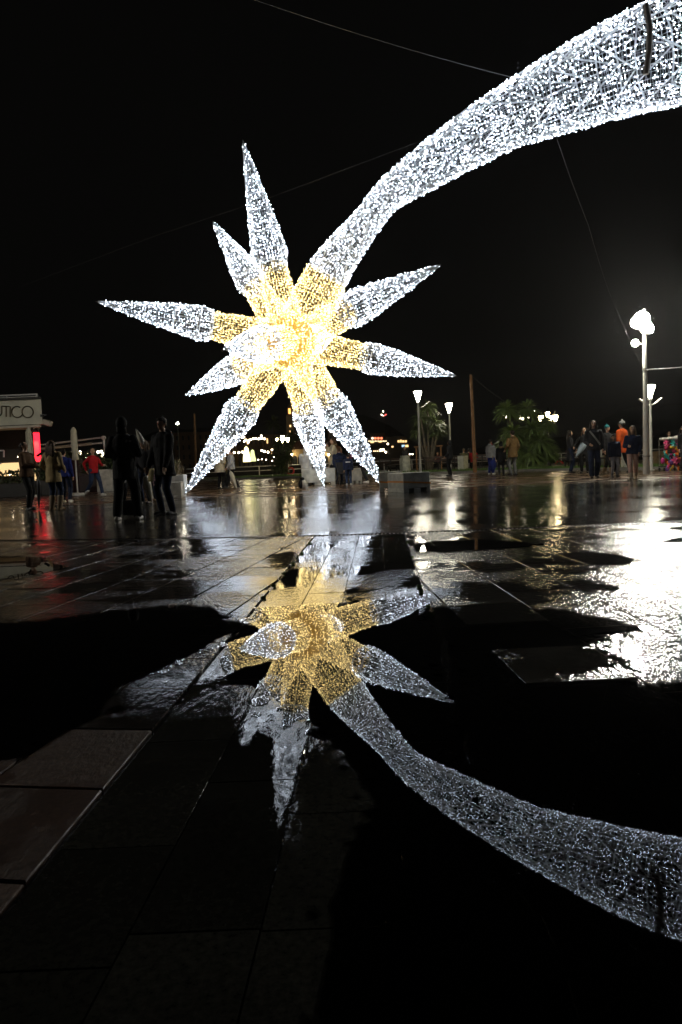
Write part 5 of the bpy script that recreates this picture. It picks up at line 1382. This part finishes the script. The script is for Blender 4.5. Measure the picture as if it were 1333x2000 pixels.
umbrella(W(1145, 862, 27.2), W(1125, 893, 27.2), 'closed pale blue umbrella held point down by the dark figure', M_umbb, .11)
umbrella(W(963, 895, 31.0), W(963, 925, 31.0), 'closed blue umbrella held by the person with the grey hood', BLUE, .14)
# phone
b = MB(); b.box((0, 0, 0), (.07, .012, .14), bev=.005); o = b.build('phone', M_dkmetal); o.location = W(77, 888, 16.9); o.rotation_euler = (.9, .5, 1.2); tag(o, 'dark phone held up by the woman in the brown jacket', 'phone')
M_bag = mat('black_leather', (.012, .012, .012), .35, var=0)
def handbag(c, label, m_=M_bag, s=1.0, strap=.35):
    e = empty('handbag', c, .2, label, 'bag'); b = MB(); b.box((0, 0, .13*s), (.30*s, .13*s, .24*s), bev=.04*s); b.build('pouch', m_, e)
    b = MB(); b.tube([(math.cos(math.pi*k/10)*.11*s, 0, .24*s+math.sin(math.pi*k/10)*strap*s) for k in range(11)], .008, 5); b.build('strap', m_, e)
handbag(G(256, 1007), 'black handbag with a thin strap on the ground between the feet of the hooded man', s=1.15)
b = MB(); b.lathe((0, 0, 0), [(.10, 0), (.11, .03), (.07, .26), (.03, .30)], 14); o = b.build('tote_bag', mat('tan_canvas', (.36, .30, .14), .8)); o.location = W(299, 940, 16.6); tag(o, 'pale tan bag hanging between the woman with glasses and the young man', 'bag')
# brown backpack of the standing woman
b = MB(); b.ball((0, 0, 0), (.13, .10, .20), 12, 8); o = b.build('backpack', mat('brown_leather', (.14, .06, .03), .6), smooth=True); o.location = Vector((.03, 28.72, 1.26)); tag(o, 'brown backpack worn by the woman in the cream coat', 'backpack')
# plush toy bag
c = G(592, 956); e = empty('plush_toy', c, 0, 'black and white plush toy standing left of the long concrete block', 'toy')
b = MB(); b.ball((.03, 0, .16), (.11, .10, .17), 14, 10); b.build('body', WSHOE, e, smooth=True)
b = MB(); b.ball((-.05, -.02, .17), (.09, .10, .15), 12, 8); b.ball((0, -.02, .34), (.07, .07, .06), 12, 8); b.build('back', BLK, e, smooth=True)
# pushchair
c = G(671, 946); e = empty('pushchair', c, .3, 'dark folded pushchair between the seated navy jacket and the child', 'pushchair')
for sx in (-1, 1):
    for sy in (-1, 1):
        b = MB(); b.tube([(sx*.2-.02, sy*.25, .08), (sx*.2+.02, sy*.25, .08)], .08, 12); b.build('wheel', M_dkmetal, e)
b = MB()
for sx in (-1, 1): b.tube([(sx*.2, -.25, .08), (sx*.2, 0, .5), (sx*.2, .32, .92)], .012, 6); b.tube([(sx*.2, .25, .08), (sx*.2, -.1, .5)], .012, 6)
b.tube([(-.2, .32, .92), (.2, .32, .92)], .014, 6); b.build('frame', M_dkmetal, e)
b = MB(); b.box((0, 0, .42), (.36, .36, .06), rx=.2, bev=.02); b.box((0, .16, .62), (.36, .06, .42), rx=-.3, bev=.02); b.build('seat', BLK2, e)

# toy vendor's cart
c = G(1308, 919); cart = empty('toy_cart', c, 0, 'vendor trolley heaped with bright pink, orange and teal toys', 'cart')
b = MB()
for sx in (-.28, .28):
    for sy in (-.2, .2): b.tube([(sx, sy, .05), (sx, sy, 1.12)], .014, 6)
b.build('frame', M_steel, cart)
for z in (.16, .55, .9):
    b = MB(); b.box((0, 0, z), (.62, .46, .025)); b.build('shelf', M_dkmetal, cart)
for sx in (-.28, .28):
    for sy in (-.2, .2): b = MB(); b.tube([(sx-.015, sy, .06), (sx+.015, sy, .06)], .06, 10); b.build('wheel', M_dkmetal, cart)
for (x, z, w_) in ((-.18, 1.16, .26), (.12, 1.18, .30), (.30, 1.22, .14)):
    b = MB(); b.box((x, 0, z), (w_, .3, .10), ry=random.uniform(-.2, .2), bev=.03); b.build('paper_bag', M_white, cart)
TC = [('pink', (.65, .05, .18)), ('teal', (.02, .28, .25)), ('orange', (.75, .16, .02)), ('red', (.55, .015, .02)), ('yellow', (.75, .42, .03)), ('violet', (.14, .05, .22)), ('green', (.05, .22, .05)), ('magenta', (.5, .02, .2))]
TM = [mat('toy_'+n, c_, .45, var=.1) for n, c_ in TC]
def pinwheel(c, R, m_, n=8):
    b = MB(); c = Vector(c)
    for k in range(n):
        a = 6.2832*k/n; d = Vector((math.cos(a), 0, math.sin(a))); u = Vector((-math.sin(a), 0, math.cos(a)))
        b.add([c, c+d*R*.6+u*R*.28+Vector((0, -.04, 0)), c+d*R, c+d*R*.6-u*R*.16+Vector((0, .01, 0))], [(0, 1, 2, 3)])
    b.ball(c+Vector((0, -.03, 0)), R*.2, 8, 5); b.build('pinwheel', m_, cart)
for (x, z, R, k) in ((.33, .62, .27, 2), (.12, .40, .2, 0), (.05, 1.0, .17, 1), (-.2, 1.02, .15, 0), (.24, .98, .15, 7), (.40, .36, .16, 3)): pinwheel((x, -.27, z), R, TM[k])
for i in range(46):
    x, z = random.gauss(0, .22), random.uniform(.12, 1.08); x = max(-.38, min(.42, x)); m_ = random.choice(TM)
    b = MB()
    if i % 3: b.ball((x, -.12+random.uniform(-.12, .1), z), (random.uniform(.05, .10), .06, random.uniform(.06, .12)), 8, 6)
    else:
        p = Vector((x, -.2, z)); b.tube([p, p+Vector((random.uniform(-.12, .12), -.03, -.16)), p+Vector((random.uniform(-.12, .12), -.02, -.28))], [.03, .04, .015], 6)
    b.build('toy', m_, cart, smooth=True)

# ------------------------------------------------------------------ thin mist, added for the glow around the lamps
mb = MB(); mb.box((-20, 330, 60), (1500, 1400, 140))
mh = bpy.data.materials.new('lamp_glow_mist'); mh.use_nodes = True; t = mh.node_tree; t.nodes.clear()
o_ = t.nodes.new('ShaderNodeOutputMaterial'); v_ = t.nodes.new('ShaderNodeVolumePrincipled'); v_.inputs['Density'].default_value = HAZE; v_.inputs['Anisotropy'].default_value = 0.8
v_.inputs['Color'].default_value = (0.95, 0.95, 0.95, 1); t.links.new(v_.outputs[0], o_.inputs['Volume'])
hz = tag(mb.build('glow_haze', mh), 'thin mist added for the glow around the lamps', kind='stuff')
